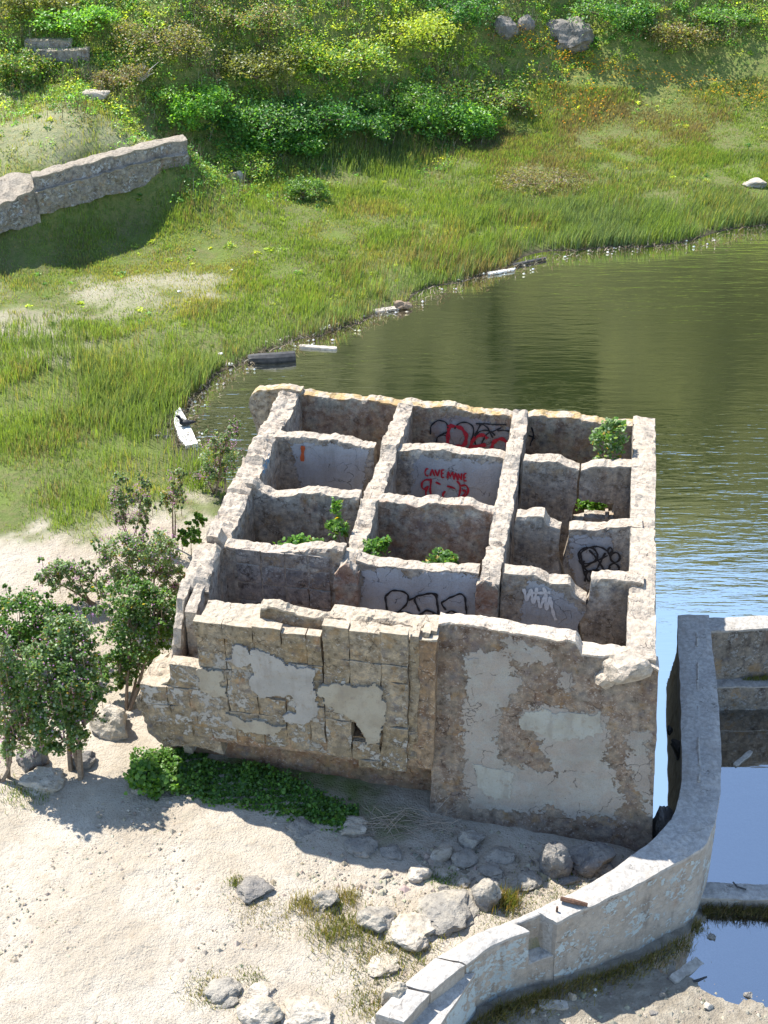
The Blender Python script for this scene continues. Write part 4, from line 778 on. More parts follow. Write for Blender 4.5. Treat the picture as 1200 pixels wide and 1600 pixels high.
# ------------------------------------------------------------------ hillside scrub
x, y, z, px, py = sample(38000, -21, 24, 38, 66)
scl = np.interp(px, [-100, 0, 150, 290, 400, 560, 700, 800, 1000, 1300], [330, 250, 185, 310, 290, 235, 245, 130, 70, 70])
inl = np.maximum.reduce([ellm(px, py, 60, 210, 190, 70), ellm(px, py, 100, 300, 200, 80)])
keep = (px > -130) & (px < 1330) & (py < scl + 20 * RNG.normal(size=len(x))) & (py > -120) & (RNG.random(len(x)) > inl * .93)
x2, y2, z2_, px2, py2 = sample(5000, -15, 20, 34, 60)     # scattered low herbs in the grass
k2 = (px2 > -100) & (px2 < 1300) & (z2_ > LAKE + .1) & (RNG.random(len(x2)) < .30) & (fbm2(x2, y2, .6, 3, 97) > -.05) & (sandmask(x2, y2, z2_) < .3)
K = [np.concatenate([a[keep], b[k2]]) for a, b in zip((x, y, z, px, py), (x2, y2, z2_, px2, py2))]; low = np.r_[np.zeros(keep.sum(), bool), np.ones(k2.sum(), bool)]
x, y, z, px, py = K; n = len(x); print('scrub clumps', n)
wd = np.maximum.reduce([ellm(px, py, 320, 90, 190, 90), ellm(px, py, 200, 120, 90, 60), ellm(px, py, 700, 150, 130, 60) * .7, ellm(px, py, 1080, 60, 70, 40) * .7]); wi = np.maximum.reduce([ellm(px, py, 430, 180, 210, 70), ellm(px, py, 620, 170, 120, 70), ellm(px, py, 960, 40, 80, 50)]); wy = np.maximum.reduce([ellm(px, py, 600, 70, 300, 80), ellm(px, py, 750, 90, 160, 60), ellm(px, py, 1000, 130, 300, 60)])
r = RNG.random(n) + fbm2(x, y, .8, 3, 91) * .35
typ = np.where(r < wd * .30, 3, np.where(r < wd * .30 + wi * .55, 2, np.where(r > .80 - wy * .5, 1, np.where(r > .62, 4, 0)))); typ = np.where(low, np.where(RNG.random(n) < .55, 1, 0), typ)
Vs = []; Cs = []; PALS = [G_MID, G_YEL, G_IVY, G_DRY, G_OLIVE]
for t in range(5):
    m_ = typ == t; nn = int(m_.sum())
    if not nn: continue
    per = (26, 26, 34, 20, 24)[t]; rad = RNG.uniform(.14, .42, nn) * np.where(low[m_], .5, 1)
    off = RNG.normal(size=(nn, per, 3)); off /= np.linalg.norm(off, axis=2)[..., None]; off *= RNG.uniform(.45, 1.05, (nn, per, 1)); off[..., 2] = np.abs(off[..., 2]) * .85
    P = np.stack([x[m_], y[m_], z[m_] - .04], -1)[:, None] + off * rad[:, None, None]
    cc = (2.1, 1.95, 2.4, 1.4, 1.9)[t] * np.repeat(pal(PALS[t], nn, .25), per, 0) * RNG.uniform(.72, 1.28, (nn * per, 1)); Vl, Fl, Cl = leaves(P.reshape(-1, 3), np.repeat((.10, .10, .12, .085, .085)[t] * RNG.uniform(.7, 1.3, nn), per), cc, RHOMB, .5 if t != 3 else .1)
    Vs.append((Vl, [Fl])); Cs.append(Cl)
Vv, Ff = merge(Vs); ob('hillside_scrub', mesh_np('hillside_scrub', Vv, Ff, fcol=np.concatenate(Cs)), M_LEAF, None, 'mixed low green, yellow and brown scrub covering the hillside', 'scrub', kind='stuff')
# dry twigs poking out of the scrub
m_ = (typ == 3) | (RNG.random(n) < .04); B = np.repeat(np.stack([x[m_], y[m_], z[m_]], -1), 7, 0) + RNG.normal(size=(m_.sum() * 7, 3)) * [.2, .2, .02]
grass_obj('dry_stalks', B, RNG.uniform(.3, .8, len(B)), .018, pal([(.20, .16, .11), (.13, .10, .07), (.28, .25, .20)], len(B)), 'dry brown stalks standing among the hillside scrub', 'stalks', mat=M_DRY, lean=.6)
# orange flowers along the slope
tq = RNG.uniform(0, 1, 1100); fpx = np.interp(tq, [0, .45, 1], [780, 920, 1210]) + RNG.normal(size=1100) * 16; fpy = np.interp(tq, [0, .45, 1], [55, 108, 162]) + RNG.normal(size=1100) * 9
ex = RNG.random(1100) < .25; fpx[ex] = RNG.normal(905, 45, ex.sum()); fpy[ex] = RNG.normal(165, 24, ex.sum())
def hits(px, py):
    r = rays(px, py); r /= np.linalg.norm(r, axis=1)[:, None]; t = np.full(len(r), 12.0); live = np.ones(len(r), bool)
    for _ in range(560):
        p = r * t[:, None] + [0, 0, CAMH]; live &= p[:, 2] > hgt(p[:, 0], p[:, 1])
        if not live.any(): break
        t[live] += .12
    t = t - RNG.uniform(0, .12, len(t)); return r * t[:, None] + [0, 0, CAMH]
FP = hits(fpx, fpy); Vl, Fl, Cl = leaves(FP + np.stack([0 * tq, 0 * tq, RNG.uniform(.15, .45, 1100)], -1), .10, pal([(.62, .36, .02), (.62, .42, .03), (.55, .20, .02)], 1100), RHOMB, 1.0)
ob('orange_flowers', mesh_np('orange_flowers', Vl, [Fl], fcol=Cl), M_FLOWER, None, 'band of small orange and yellow flowers across the right hillside', 'flowers', kind='stuff')

# ------------------------------------------------------------------ bushes of the hillside, one by one
def bush(px, py, w, h, pals, label, n=2600, leaf=.13, cat='bush', lobes=5, yellow=0, shape=RHOMB, tight=.3):
    p = hit(px, py); d = np.linalg.norm(p - [0, 0, CAMH]); R_ = w * d / F / 2; Hh = h * .68 * d / F; R_ *= 1.15; bl_ = []
    for i in range(lobes):
        a = 2 * math.pi * i / lobes + random.random(); rr = R_ * random.uniform(.3, .6); f = random.uniform(.75, 1.15)
        bl_.append((p + np.array([math.cos(a) * R_ * .55, math.sin(a) * R_ * .4, Hh * random.uniform(.1, .35)]), (rr * f * 1.15, rr * f, Hh * .5 * f), int(n * 1.5) // lobes))
    return shrub('bush', label, cat, p - np.array([0, 0, .05]), bl_, [tuple(1.65 * v for v in c_) for c_ in pals], leaf, 'bushes on the hillside', shape, .035, yellow=yellow, tight=tight)
bush(440, 235, 120, 60, G_IVY + G_BRIGHT, 'low ivy mound at the slope foot beside the grassy clump', 2600)
bush(560, 205, 130, 80, G_IVY + G_MID, 'dark ivy mound directly behind the blue-green reeds', 3200)
bush(740, 205, 90, 70, G_MID + G_BRIGHT, 'mid green bush at the right end of the dark bank', 2200)
bush(300, 185, 120, 90, G_BRIGHT, 'bright green leafy bush just right of the long concrete ledge')
bush(395, 215, 150, 110, G_IVY + G_MID, 'dark green ivy-leaved bush at the foot of the slope, behind the pink flowers', 3600)
bush(480, 205, 130, 80, G_IVY, 'dark bush in the hollow left of the blue-green reeds', 2800)
bush(690, 215, 130, 100, G_IVY + G_BRIGHT, 'large dark bush above the reeds at the middle of the bank', 3600)
bush(610, 175, 140, 90, G_MID, 'round green bush upslope of the reeds', 3000)
bush(760, 165, 130, 70, G_OLIVE + G_MID, 'olive bush overhanging the middle slope', 2800)
bush(520, 110, 150, 80, G_MID + G_YEL, 'green and yellow bush in the middle of the hillside', 2800)
bush(640, 60, 170, 80, G_YEL, 'wide yellow-green bush near the top centre', 3000)
bush(400, 120, 150, 80, G_OLIVE, 'olive bush on the slope above the ivy', 2600)
bush(250, 90, 130, 90, G_OLIVE + G_OLIVE + G_DRY, 'brownish olive bush right of the upper concrete block', 2600, .10)
bush(370, 40, 150, 70, G_DRY + G_OLIVE + G_MID, 'brownish green bush near the top edge left of centre', 2400, .10)
bush(120, 40, 110, 50, G_BRIGHT, 'bright green bush above the upper concrete block', 2000)
bush(40, 130, 80, 70, G_MID + G_OLIVE, 'dark green bush under the upper concrete block at the left edge', 1800)
bush(960, 45, 110, 70, G_IVY + G_MID, 'dark green bush right of the pale hillside boulders', 2400)
bush(1070, 65, 100, 50, G_OLIVE + G_OLIVE + G_DRY, 'olive tufted bush at the upper right', 2200)
bush(1140, 35, 100, 40, G_MID, 'mid green bush by the top right corner', 2000)
bush(720, 30, 110, 60, G_IVY, 'dark bush left of the square hillside rock', 2200)
bush(850, 290, 130, 45, G_DRY + G_OLIVE, 'low brown mound of dry scrub in the grass above the reeds', 2400, .08)
bush(60, 25, 90, 60, G_OLIVE, 'olive bush in the top left corner', 1600)
bush(480, 310, 70, 60, [(.08, .15, .03), (.11, .19, .04)], 'tall grassy clump beside the lawn', 1600, .10)
bush(365, 275, 110, 60, G_BRIGHT + G_YEL, 'leafy weeds with pale pink flowers round the small rock', 1800, .09)
bush(180, 135, 90, 50, G_OLIVE + G_DRY, 'brownish bush left of the bare branches below the upper block', 1600, .10)
# ------------------------------------------------------------------ ledge and block at the upper left
led = empty('concrete_ledge', 'long broken concrete ledge overhanging a shaded hollow at the upper left', 'ledge')
def zat(px, py, Y): return at(px, py, Y)
LA = [up(52, 278, 3.9), up(110, 262, 3.92), up(180, 243, 3.95), up(240, 228, 3.98), up(292, 218, 4.0)]; LB = [p + np.array([-.2, .45, .05]) for p in LA]
sweep_w(led, 'ledge', M_LEDGE, np.array(LB), np.array(LA), 2.8, .12, .03, .03, -.06, 0, None, 8, 12)
LA2 = [p + np.array([.06, -.14, -.42]) for p in LA]; LB2 = [p + np.array([-.3, .6, -.42]) for p in LA]
sweep_w(led, 'lower_step', M_LEDGE, np.array(LB2), np.array(LA2), 2.65, .1, .04, .05, -.2, 0, None, 5, 10)
sweep_w(led, 'broken_end', M_LEDGE, np.array([up(-40, 300, 3.5), up(12, 268, 3.8), up(50, 272, 3.85)]), np.array([up(-40, 340, 3.1), up(20, 310, 3.35), up(56, 292, 3.6)]), 2.3, .12, .05, .05, -.1, 0, None, 6, 8)
blk = empty('concrete_block', 'stepped concrete block half buried at the top of the left slope', 'block')
b0, b1 = hit(38, 100), hit(140, 98); dv = np.array([0, 1.2, 0]); hz = np.array([0, 0, .75])
sweep_w(blk, 'upper_step', M_LEDGE, np.array([b0 + dv + hz, (b0 + b1) / 2 + dv * 1.2 + hz, b1 + dv + hz * .9 + [-.7, 0, 0]]), np.array([b0 + hz + dv * .35, (b0 + b1) / 2 + dv * .35 + hz, b1 + dv * .35 + hz * .9 + [-.7, 0, 0]]), b0[2] - .5, .12, .03, .03, 0)
sweep_w(blk, 'lower_step', M_LEDGE, np.array([b0 + dv * .5 + hz * .62 + [.5, 0, 0], b1 + dv * .5 + hz * .62]), np.array([b0 + hz * .62 + [.5, 0, 0], b1 + hz * .62]), b0[2] - .5, .12, .03, .03, 0)

# ------------------------------------------------------------------ rocks, one by one
def rock(x0, y0, x1, y1, label, mat=M_ROCK, seed=0, name='rock', sub=3, amp=.2, cuts=8, zoff=0, deep=.8, wd=False):
    p = hit((x0 + x1) / 2, y1 - .22 * (y1 - y0)); d = p[1] * cp - (p[2] - CAMH) * sp_; w = (x1 - x0) * d / F; dep = math.atan2(CAMH - p[2], p[1])
    hh = max(.28 * w, ((y1 - y0) * d / F - deep * w * math.sin(dep) * .75) / math.cos(dep)); hh = min(hh, 1.25 * w)
    return lump(None, name, p + np.array([0, .18 * w, hh * .28 + zoff]), (w * .5, w * .5 * deep, hh * .7), mat, seed, sub, amp, label, 'rock', 'rocks around the ruin', rot=random.uniform(-.3, .3), cuts=cuts)
ROCKS = [(30, 1200, 100, 1244, 'flat-topped rock under the left mallow trunks', M_ROCKT), (138, 1098, 206, 1162, 'large rock wedged between the left mallow and the end of the ruin', M_ROCKT), (22, 1165, 75, 1212, 'dark rock in the shade of the left mallow', M_ROCKD), (110, 1172, 150, 1206, 'dark stone behind the left mallow trunks', M_ROCKD),
    (204, 1226, 222, 1244, 'small pale blue-grey stone by the green weeds', M_ROCK),
    (444, 1283, 497, 1310, 'low squared block at the right end of the shaded weeds', M_ROCK), (523, 1278, 575, 1309, 'reddish squared block left of the dry twigs', M_ROCKT), (536, 1314, 590, 1340, 'flat stone in the shadow below the reddish block', M_ROCK), (590, 1320, 632, 1342, 'low rounded stone at the shadow edge, left of the green tuft', M_ROCK),
    (716, 1297, 760, 1332, 'rounded greenish boulder leaning on the wall base', M_ROCK), (670, 1320, 712, 1352, 'tan stone in front of the dry twigs', M_ROCKT), (704, 1328, 748, 1358, 'grey slab-like stone right of the tan stone', M_ROCK), (755, 1326, 806, 1352, 'low grey stone against the middle of the panel', M_ROCK), (745, 1350, 786, 1372, 'pale flat stone in shade below the rounded boulder', M_ROCK),
    (840, 1318, 895, 1382, 'upright boulder with a dark hollow face, near the wall corner', M_ROCKD), (885, 1314, 965, 1376, 'largest boulder, in shade at the foot of the right corner', M_ROCKD), (925, 1345, 968, 1374, 'small boulder squeezed between largest boulder and seawall', M_ROCKD), (798, 1368, 850, 1392, 'flat grey stone at the shadow edge before the upright boulder', M_ROCK), (870, 1365, 905, 1386, 'stone at the base of the largest boulder', M_ROCKD),
    (636, 1352, 676, 1384, 'pale angular stone lit at the shadow edge', M_ROCKT), (676, 1356, 708, 1376, 'pale stone behind the little green tuft', M_ROCKT), (684, 1382, 704, 1400, 'small grey stone below the green tuft', M_ROCKD), (712, 1372, 736, 1390, 'small tan stone right of the green tuft', M_ROCKT), (590, 1358, 612, 1374, 'small stone half buried at the sunny edge', M_ROCKT), (582, 1380, 598, 1390, 'tiny stone on the open sand', M_ROCK),
    (366, 1378, 430, 1412, 'dark angular boulder alone on the sand, leftmost', M_ROCKD), (484, 1390, 532, 1428, 'grey rounded rock between dry tufts', M_ROCK), (556, 1414, 622, 1464, 'pale-topped boulder beside the large green-brown tuft', M_ROCK), (598, 1430, 688, 1488, 'big smooth pale boulder next to the seawall', M_ROCKT), (650, 1394, 758, 1462, 'wide rough grey boulder, broadest in front of the ruin', M_ROCK), (735, 1374, 784, 1430, 'craggy grey rock left of the dry orange tuft', M_ROCK),
    (316, 1532, 378, 1566, 'flat grey stone with moss near the bottom edge', M_ROCK), (336, 1554, 372, 1576, 'small pale stone below the mossy stone', M_ROCK), (384, 1536, 432, 1564, 'pale flat stone right of the mossy stone', M_ROCKT), (370, 1556, 444, 1612, 'jagged tan boulder cut by the bottom edge', M_ROCKT), (430, 1575, 520, 1610, 'broad low pale slab at the bottom edge', M_ROCKT),
    (595, 1535, 640, 1590, 'broken concrete lump against the end of the seawall', M_ROCKT), (570, 1505, 625, 1525, 'flat stone before the big pale boulder', M_ROCKT), (1116, 1436, 1133, 1450, 'dark round stone in the pool near the cross wall', M_ROCKD), (1104, 1458, 1118, 1477, 'second dark stone in the pool, nearer the plank', M_ROCKD), (886, 1550, 902, 1568, 'pale pointed stone beside the short plank', M_ROCKT), (1100, 1500, 1116, 1514, 'stone at the tip of the long plank', M_ROCKT), (1028, 1548, 1042, 1562, 'stone on the mud left of the long plank', M_ROCKD), (1162, 1550, 1177, 1562, 'small dark stone in shallow water at the right edge', M_ROCKD), (1014, 1578, 1030, 1590, 'dark stone on the mud by the bottom edge', M_ROCKD), (1098, 1566, 1116, 1580, 'flat stone on the mud below the shallow water', M_ROCKT),
    (357, 268, 384, 293, 'small pinkish rock among flowering weeds on the far bank', M_ROCKT), (768, 30, 816, 68, 'square-cut grey rock high on the hillside', M_ROCKD), (806, 26, 836, 52, 'grey rock next to the square-cut rock', M_ROCKD), (836, 34, 930, 90, 'broad cracked boulder high on the hillside', M_ROCKD), (878, 28, 916, 52, 'smooth pale rock behind the broad cracked boulder', M_ROCK), (128, 140, 172, 160, 'tilted slab on the sandy slope below the upper block', M_ROCKT), (1160, 278, 1200, 296, 'flat tan stones at the right edge of the far bank', M_ROCKT)]
for i, (x0, y0, x1, y1, lab, mt) in enumerate(ROCKS): rock(x0, y0, x1, y1, lab, mt, i + 1, sub=4 if (x1 - x0) > 44 else 3)
g_ = up(1040, 1288, 1.2)
lump(None, 'rock', g_ + [0, .1, -.35], (.26, .4, .7), M_ROCKD, 91, 4, .2, 'dark rock plugging the gap between ruin and seawall', 'rock', 'rocks around the ruin')
# pebbles on mud and sand: too many to count
def pebbles(name, label, P, size, col):
    n = len(P); oct_ = np.array([(1, 0, 0), (0, 1, 0), (-1, 0, 0), (0, -1, 0), (0, 0, .7), (0, 0, -.6)]); of = np.array([(0, 1, 4), (1, 2, 4), (2, 3, 4), (3, 0, 4), (1, 0, 5), (2, 1, 5), (3, 2, 5), (0, 3, 5)])
    V = P[:, None] + oct_[None] * size[:, None, None] * RNG.uniform(.6, 1.3, (n, 6, 1)); Fq = (np.arange(n) * 6)[:, None, None] + of[None]; return ob(name, mesh_np(name, V.reshape(-1, 3), [Fq.reshape(-1, 3)], fcol=np.repeat(col, 8, 0)), M_DRY, None, label, 'pebbles', kind='stuff')
x, y, z, px, py = sample(900, 2, 7, 10.2, 13.2); k_ = (sdist(x, y, RP) > .45) & (z > -.03); pebbles('mud_pebbles', 'scattered pebbles and clods on the mud beside the shallow water', np.stack([x, y, z + .01], -1)[k_], RNG.gamma(2, .009, k_.sum()) + .008, pal([(.33, .29, .23), (.24, .21, .17), (.40, .36, .29)], k_.sum()))
x, y, z, px, py = sample(4500, -6, 4.5, 10, 15); k_ = (sdist(x, y, RP) < -.4) & (sdist(x, y, INRUIN) < -.1) & (fbm2(x, y, .8, 3, 51) > .1 - ellm(px, py, 680, 1390, 260, 120)); pebbles('sand_pebbles', 'small pebbles and dirt clods scattered over the pale sand', np.stack([x, y, z + .005], -1)[k_], RNG.gamma(2, .008, k_.sum()) + .006, pal([(.38, .33, .26), (.28, .24, .19), (.45, .40, .32)], k_.sum()))

rx_, ry_ = RNG.uniform(560, 960, 260), RNG.uniform(1325, 1400, 260); RP3 = np.array([hit(a_, b_) for a_, b_ in zip(rx_, ry_)]); ok_ = (sdist(RP3[:, 0], RP3[:, 1], RP) < -.4) & (sdist(RP3[:, 0], RP3[:, 1], INRUIN) < 0)
pebbles('wall_rubble', 'small rubble strewn between the boulders at the foot of the front wall', RP3[ok_] + [0, 0, .01], RNG.gamma(2.2, .017, ok_.sum()) + .012, pal([(.30, .26, .21), (.22, .195, .165), (.38, .335, .27)], ok_.sum()))
# ------------------------------------------------------------------ tufts round the rocks, weeds under the wall
def tuft(px, py, w, n, h, cols, label, lean=.5):
    p = hit(px, py); r_ = w * np.linalg.norm(p - [0, 0, CAMH]) / F / 2; q = RNG.normal(size=(n, 2)) * r_ * .55; B = np.stack([p[0] + q[:, 0], p[1] + q[:, 1] * .8, 0 * q[:, 0]], -1); B[:, 2] = hgt(B[:, 0], B[:, 1]) - .01
    return grass_obj('grass_tuft', B, h * RNG.uniform(.4, 1.1, n), .011, pal(cols, n), label, 'grass', 'stuff' if n < 12 * w else None, lean=lean, group='grass tufts in front of the ruin')
GD = [(.30, .25, .11), (.24, .22, .09), (.20, .20, .07)]; GG = [(.16, .20, .045), (.20, .21, .06), (.12, .17, .04)]; GO = [(.33, .24, .09), (.27, .19, .07), (.22, .19, .07)]
for a in ((528, 1452, 90, 900, .22, GG + GD, 'large green and straw grass tuft left of the pale-topped boulder'), (608, 1486, 150, 1100, .20, GG + GD, 'long straw grass tuft under the big smooth boulder'), (478, 1418, 50, 420, .22, GD, 'straw tuft left of the grey rounded rock'), (540, 1404, 44, 320, .18, GD, 'straw tuft right of the grey rounded rock'), (788, 1412, 46, 600, .26, GO + GG, 'orange-brown dry tuft beside the craggy grey rock'), (688, 1374, 46, 380, .10, [(.12, .22, .03), (.16, .26, .04)], 'small vivid green tuft among pale stones'),
          (368, 1382, 26, 160, .14, GG, 'small green tuft at the dark lone boulder'), (400, 1418, 70, 240, .12, GD, 'thin straw tuft below the dark lone boulder'), (330, 1552, 70, 600, .12, GG + GD, 'mossy green tuft round the flat stones near the bottom'), (392, 1530, 40, 220, .10, GG, 'low green tuft behind the pale flat stone'), (590, 1522, 130, 500, .10, GD + GG, 'low matted grass before the seawall end'), (430, 1445, 90, 260, .08, GD, 'sparse grass on the sand below the rounded rock'), (575, 1575, 80, 420, .12, GG + GD, 'green grass along the broken end of the seawall'),
          (880, 1398, 140, 700, .10, GG, 'strip of green grass along the inner edge of the seawall'), (790, 1432, 120, 600, .09, GG, 'green grass fringe beside the top of the seawall notch'), (720, 1400, 40, 200, .12, GD, 'straw grass between the two rough boulders'), (40, 1240, 70, 420, .16, GG + [(.10, .2, .03)], 'green tuft at the flat-topped rock on the left edge'), (640, 1590, 60, 200, .1, GG, 'small grass patch beside the coping slabs')):
    tuft(*a)
# shaded weeds along the base of the front wall
wx = RNG.uniform(205, 560, 14000); wy_ = np.interp(wx, [200, 260, 330, 420, 545], [1232, 1235, 1252, 1268, 1296]) + RNG.normal(size=14000) * 4 - RNG.uniform(0, 1, 14000) * np.interp(wx, [200, 280, 420, 545], [40, 70, 70, 30])
WP = hits(wx, wy_); WP = WP[sdist(WP[:, 0], WP[:, 1], INRUIN) < .38]; WP[:, 2] = hgt(WP[:, 0], WP[:, 1]) + RNG.uniform(0, 1, len(WP)) ** 1.6 * np.clip(.13 + .16 * fbm2(WP[:, 0], WP[:, 1], 2.2, 3, 3), .03, .34)
Vl, Fl, Cl = leaves(WP, .05 * RNG.uniform(.6, 1.3, len(WP)), pal(G_MID + G_BRIGHT + G_BRIGHT, len(WP), .35), LOBE, .6); ob('shaded_weeds', mesh_np('shaded_weeds', Vl, [Fl], fcol=Cl), M_LEAF, None, 'dark green leafy weeds in the shade under the overhanging front wall', 'weeds', kind='stuff')
p = hit(240, 1235); shrub('leafy_weed', 'bright leafy weed catching sun at the lower left corner of the ruin', 'weed', p, [(p + [-.1, .05, .22], (.32, .3, .3), 700), (p + [.22, -.05, .15], (.26, .22, .2), 360)], G_BRIGHT, .085, shape=LOBE, stemr=.012)
# dry twig heap
tw_ = []
for i in range(70):
    a = hit(random.uniform(575, 705), random.uniform(1288, 1318)) + np.array([0, .1, random.uniform(.02, .25)]); d = np.array([random.uniform(-1, 1), random.uniform(-.5, .3), random.uniform(-.15, .35)]); d /= np.linalg.norm(d); l = random.uniform(.25, .7)
    tw_.append(tube(np.array([a, a + d * l * .5 + [0, 0, .03], a + d * l]), [.007, .006, .003], 4))
Vt, Ft = merge(tw_); ob('twig_heap', mesh_np('twig_heap', Vt, Ft), mat_flat('dead_twigs', (.30, .25, .20), .95, .4, 30), None, 'heap of dry grey twigs at the foot of the front wall', 'twigs', kind='stuff')
# brown grass hanging at the pool foot of the seawall
cl = sea_c; tt = RNG.uniform(0, 1, 5000); ci = np.interp(tt, [0, 1], [5.6, len(cl) - 1.2]); b = np.stack([np.interp(ci, range(len(cl)), cl[:, k_]) for k_ in range(2)], -1); tan_ = np.stack([np.interp(np.minimum(ci + .05, len(cl) - 1), range(len(cl)), cl[:, k_]) for k_ in range(2)], -1) - b; tan_ /= np.linalg.norm(tan_, axis=1)[:, None] + 1e-9
nr = np.stack([-tan_[:, 1], tan_[:, 0]], -1); half = np.interp(ci, [0, 5, 6, 7, 8, 9, 12, 20], [.3, .34, .40, .33, .28, .24, .3, .35])
B = b + nr * (half + .06 + np.abs(RNG.normal(size=5000)) * .14)[:, None]; B3 = np.stack([B[:, 0], B[:, 1], hgt(B[:, 0], B[:, 1])], -1); ok = (sdist(B[:, 0], B[:, 1], RP) > .2) & (B3[:, 2] > -.06)
grass_obj('foot_grass', B3[ok], RNG.uniform(.06, .2, ok.sum()), .013, pal([(.24, .20, .09), (.29, .24, .12), (.17, .17, .06)], ok.sum()), 'brown green grass along the pool side foot of the curved wall', lean=.8)
B = np.stack([RNG.uniform(xw - .2, xw + 2.2, 1600), np.zeros(1600), np.zeros(1600)], -1); B[:, 1] = yw - .26 - (B[:, 0] - xw) * .03 - np.abs(RNG.normal(size=1600)) * .07; B[:, 2] = RNG.uniform(-.03, .12, 1600)
grass_obj('walkway_grass', B, RNG.uniform(.06, .2, 1600), .012, pal([(.13, .11, .045), (.09, .09, .03), (.18, .14, .07)], 1600), 'brown grass fringe on the near side of the pool cross wall', lean=.9)
x = RNG.uniform(xl + .8, xl + 3, 700); grass_obj('ledge_grass', np.stack([x, np.full(700, yb + .0) - RNG.uniform(-.02, .06, 700), np.full(700, zl)], -1), RNG.uniform(.05, .2, 700) * sstep(xl + .5, xl + 1.4, x), .011, pal(GG, 700), 'green moss and grass on the ledge of the far pool wall')

# ------------------------------------------------------------------ tree mallows, left of the ruin
def mallow(label, basepx, blobs, Y=None, leaf=.05, n=1.0, stemr=.03, flowers=.10, yellow=.025, pals=None):
    p = hit(*basepx); Yc = p[1] if Y is None else Y; bl_ = []
    for (cx, cy, rx, ry, k, dy) in blobs:
        c = at(cx, cy, Yc + dy); d = c[1] * cp - (c[2] - CAMH) * sp_; r1 = rx * d / F; r2 = ry * d / F; bl_.append((c, (r1 * .95, min(r1, r2 * 1.1) * .85, r2 * .95), int(k * n * 1.75)))
        for _ in range(int(3 + rx / 9)):      # upright shoots breaking the outline
            a_ = random.uniform(0, 6.28); q_ = c + np.array([math.cos(a_) * r1 * 1.05, math.sin(a_) * r1 * .8, r2 * random.uniform(-.5, .95)]); l_ = random.uniform(.10, .24); bl_.append((q_, (l_ * .5, l_ * .5, l_), int(60 * n + 300 * l_)))
        if ry > 28: bl_.append((c - np.array([0, 0, r2 * .95]), (r1 * .75, r1 * .6, r2 * .75), int(k * 1.0)))
    return shrub('tree_mallow', label, 'shrub', p, bl_, pals or G_MALLOW, leaf, 'tree mallows beside the ruin', LOBE, stemr, flowers, yellow=yellow, dense=40, tight=.16)
mallow('big tree mallow with bent bare trunks at the left, casting the leafy shadow', (118, 1212), [(110, 1010, 48, 55, 1700, .5), (75, 1060, 60, 60, 1800, .1), (125, 1085, 42, 55, 1500, .0), (90, 1130, 55, 45, 1100, -.1), (35, 1105, 45, 55, 900, .2)], stemr=.055, pals=G_MALLOW + G_MID, flowers=.04)
mallow('bright green rounded mallow at the left edge behind the big one', (20, 1120), [(35, 970, 52, 48, 1700, .4), (85, 985, 50, 40, 1300, .3), (5, 1020, 40, 60, 900, .1)], Y=18.2, pals=G_BRIGHT + G_MID, flowers=.02)
mallow('tall thin mallow cut off by the left edge of the picture', (5, 1215), [(10, 1110, 34, 90, 1100, .1), (0, 1030, 25, 60, 500, .1)], stemr=.04, flowers=.14)
mallow('leafy mallow crowding the left front corner of the ruin', (200, 1108), [(215, 1000, 52, 52, 1700, .3), (245, 960, 42, 48, 1300, .5), (185, 1045, 32, 32, 650, .0), (205, 935, 48, 36, 900, .5)], Y=17.6, stemr=.04, flowers=.02, pals=G_BRIGHT + G_MID + G_MALLOW)
mallow('flowering mallow with purple blooms rising beside the left wall', (225, 975), [(190, 870, 36, 44, 1000, .0), (240, 865, 42, 40, 1100, .0), (265, 905, 28, 36, 600, .0), (175, 920, 30, 26, 500, 0)], Y=20.2, leaf=.045, flowers=.22, yellow=.04)
mallow('low mallow branch spreading left over the sandy path', (145, 945), [(100, 900, 40, 28, 900, .0), (75, 912, 18, 26, 300, .0), (125, 915, 28, 24, 420, .0)], Y=20.4, leaf=.047, flowers=.14, yellow=.02)
mallow('slender flowering mallow standing in the grass, twin spikes', (202, 850), [(185, 790, 15, 34, 320, .0), (222, 790, 15, 36, 320, .0), (203, 815, 26, 18, 220, 0), (192, 762, 8, 20, 90, 0), (226, 762, 7, 18, 80, 0)], leaf=.045, flowers=.4, stemr=.02)
mallow('single stemmed young mallow by the left wall with a bare red stalk', (273, 856), [(272, 785, 20, 26, 360, .0), (274, 755, 11, 28, 160, .0)], leaf=.045, flowers=.25, stemr=.024, yellow=.12)
mallow('mallow with pink flowers at the water side of the left wall', (335, 770), [(345, 715, 34, 32, 620, .0), (322, 745, 26, 22, 380, .0), (362, 685, 12, 24, 160, .0), (340, 700, 14, 30, 160, 0)], leaf=.045, flowers=.22, yellow=.07)
mallow('fresh green mallow sprout against the left wall', (300, 868), [(300, 845, 16, 26, 420, .0), (310, 815, 9, 22, 140, .0)], leaf=.06, flowers=0, pals=G_BRIGHT, stemr=.012)
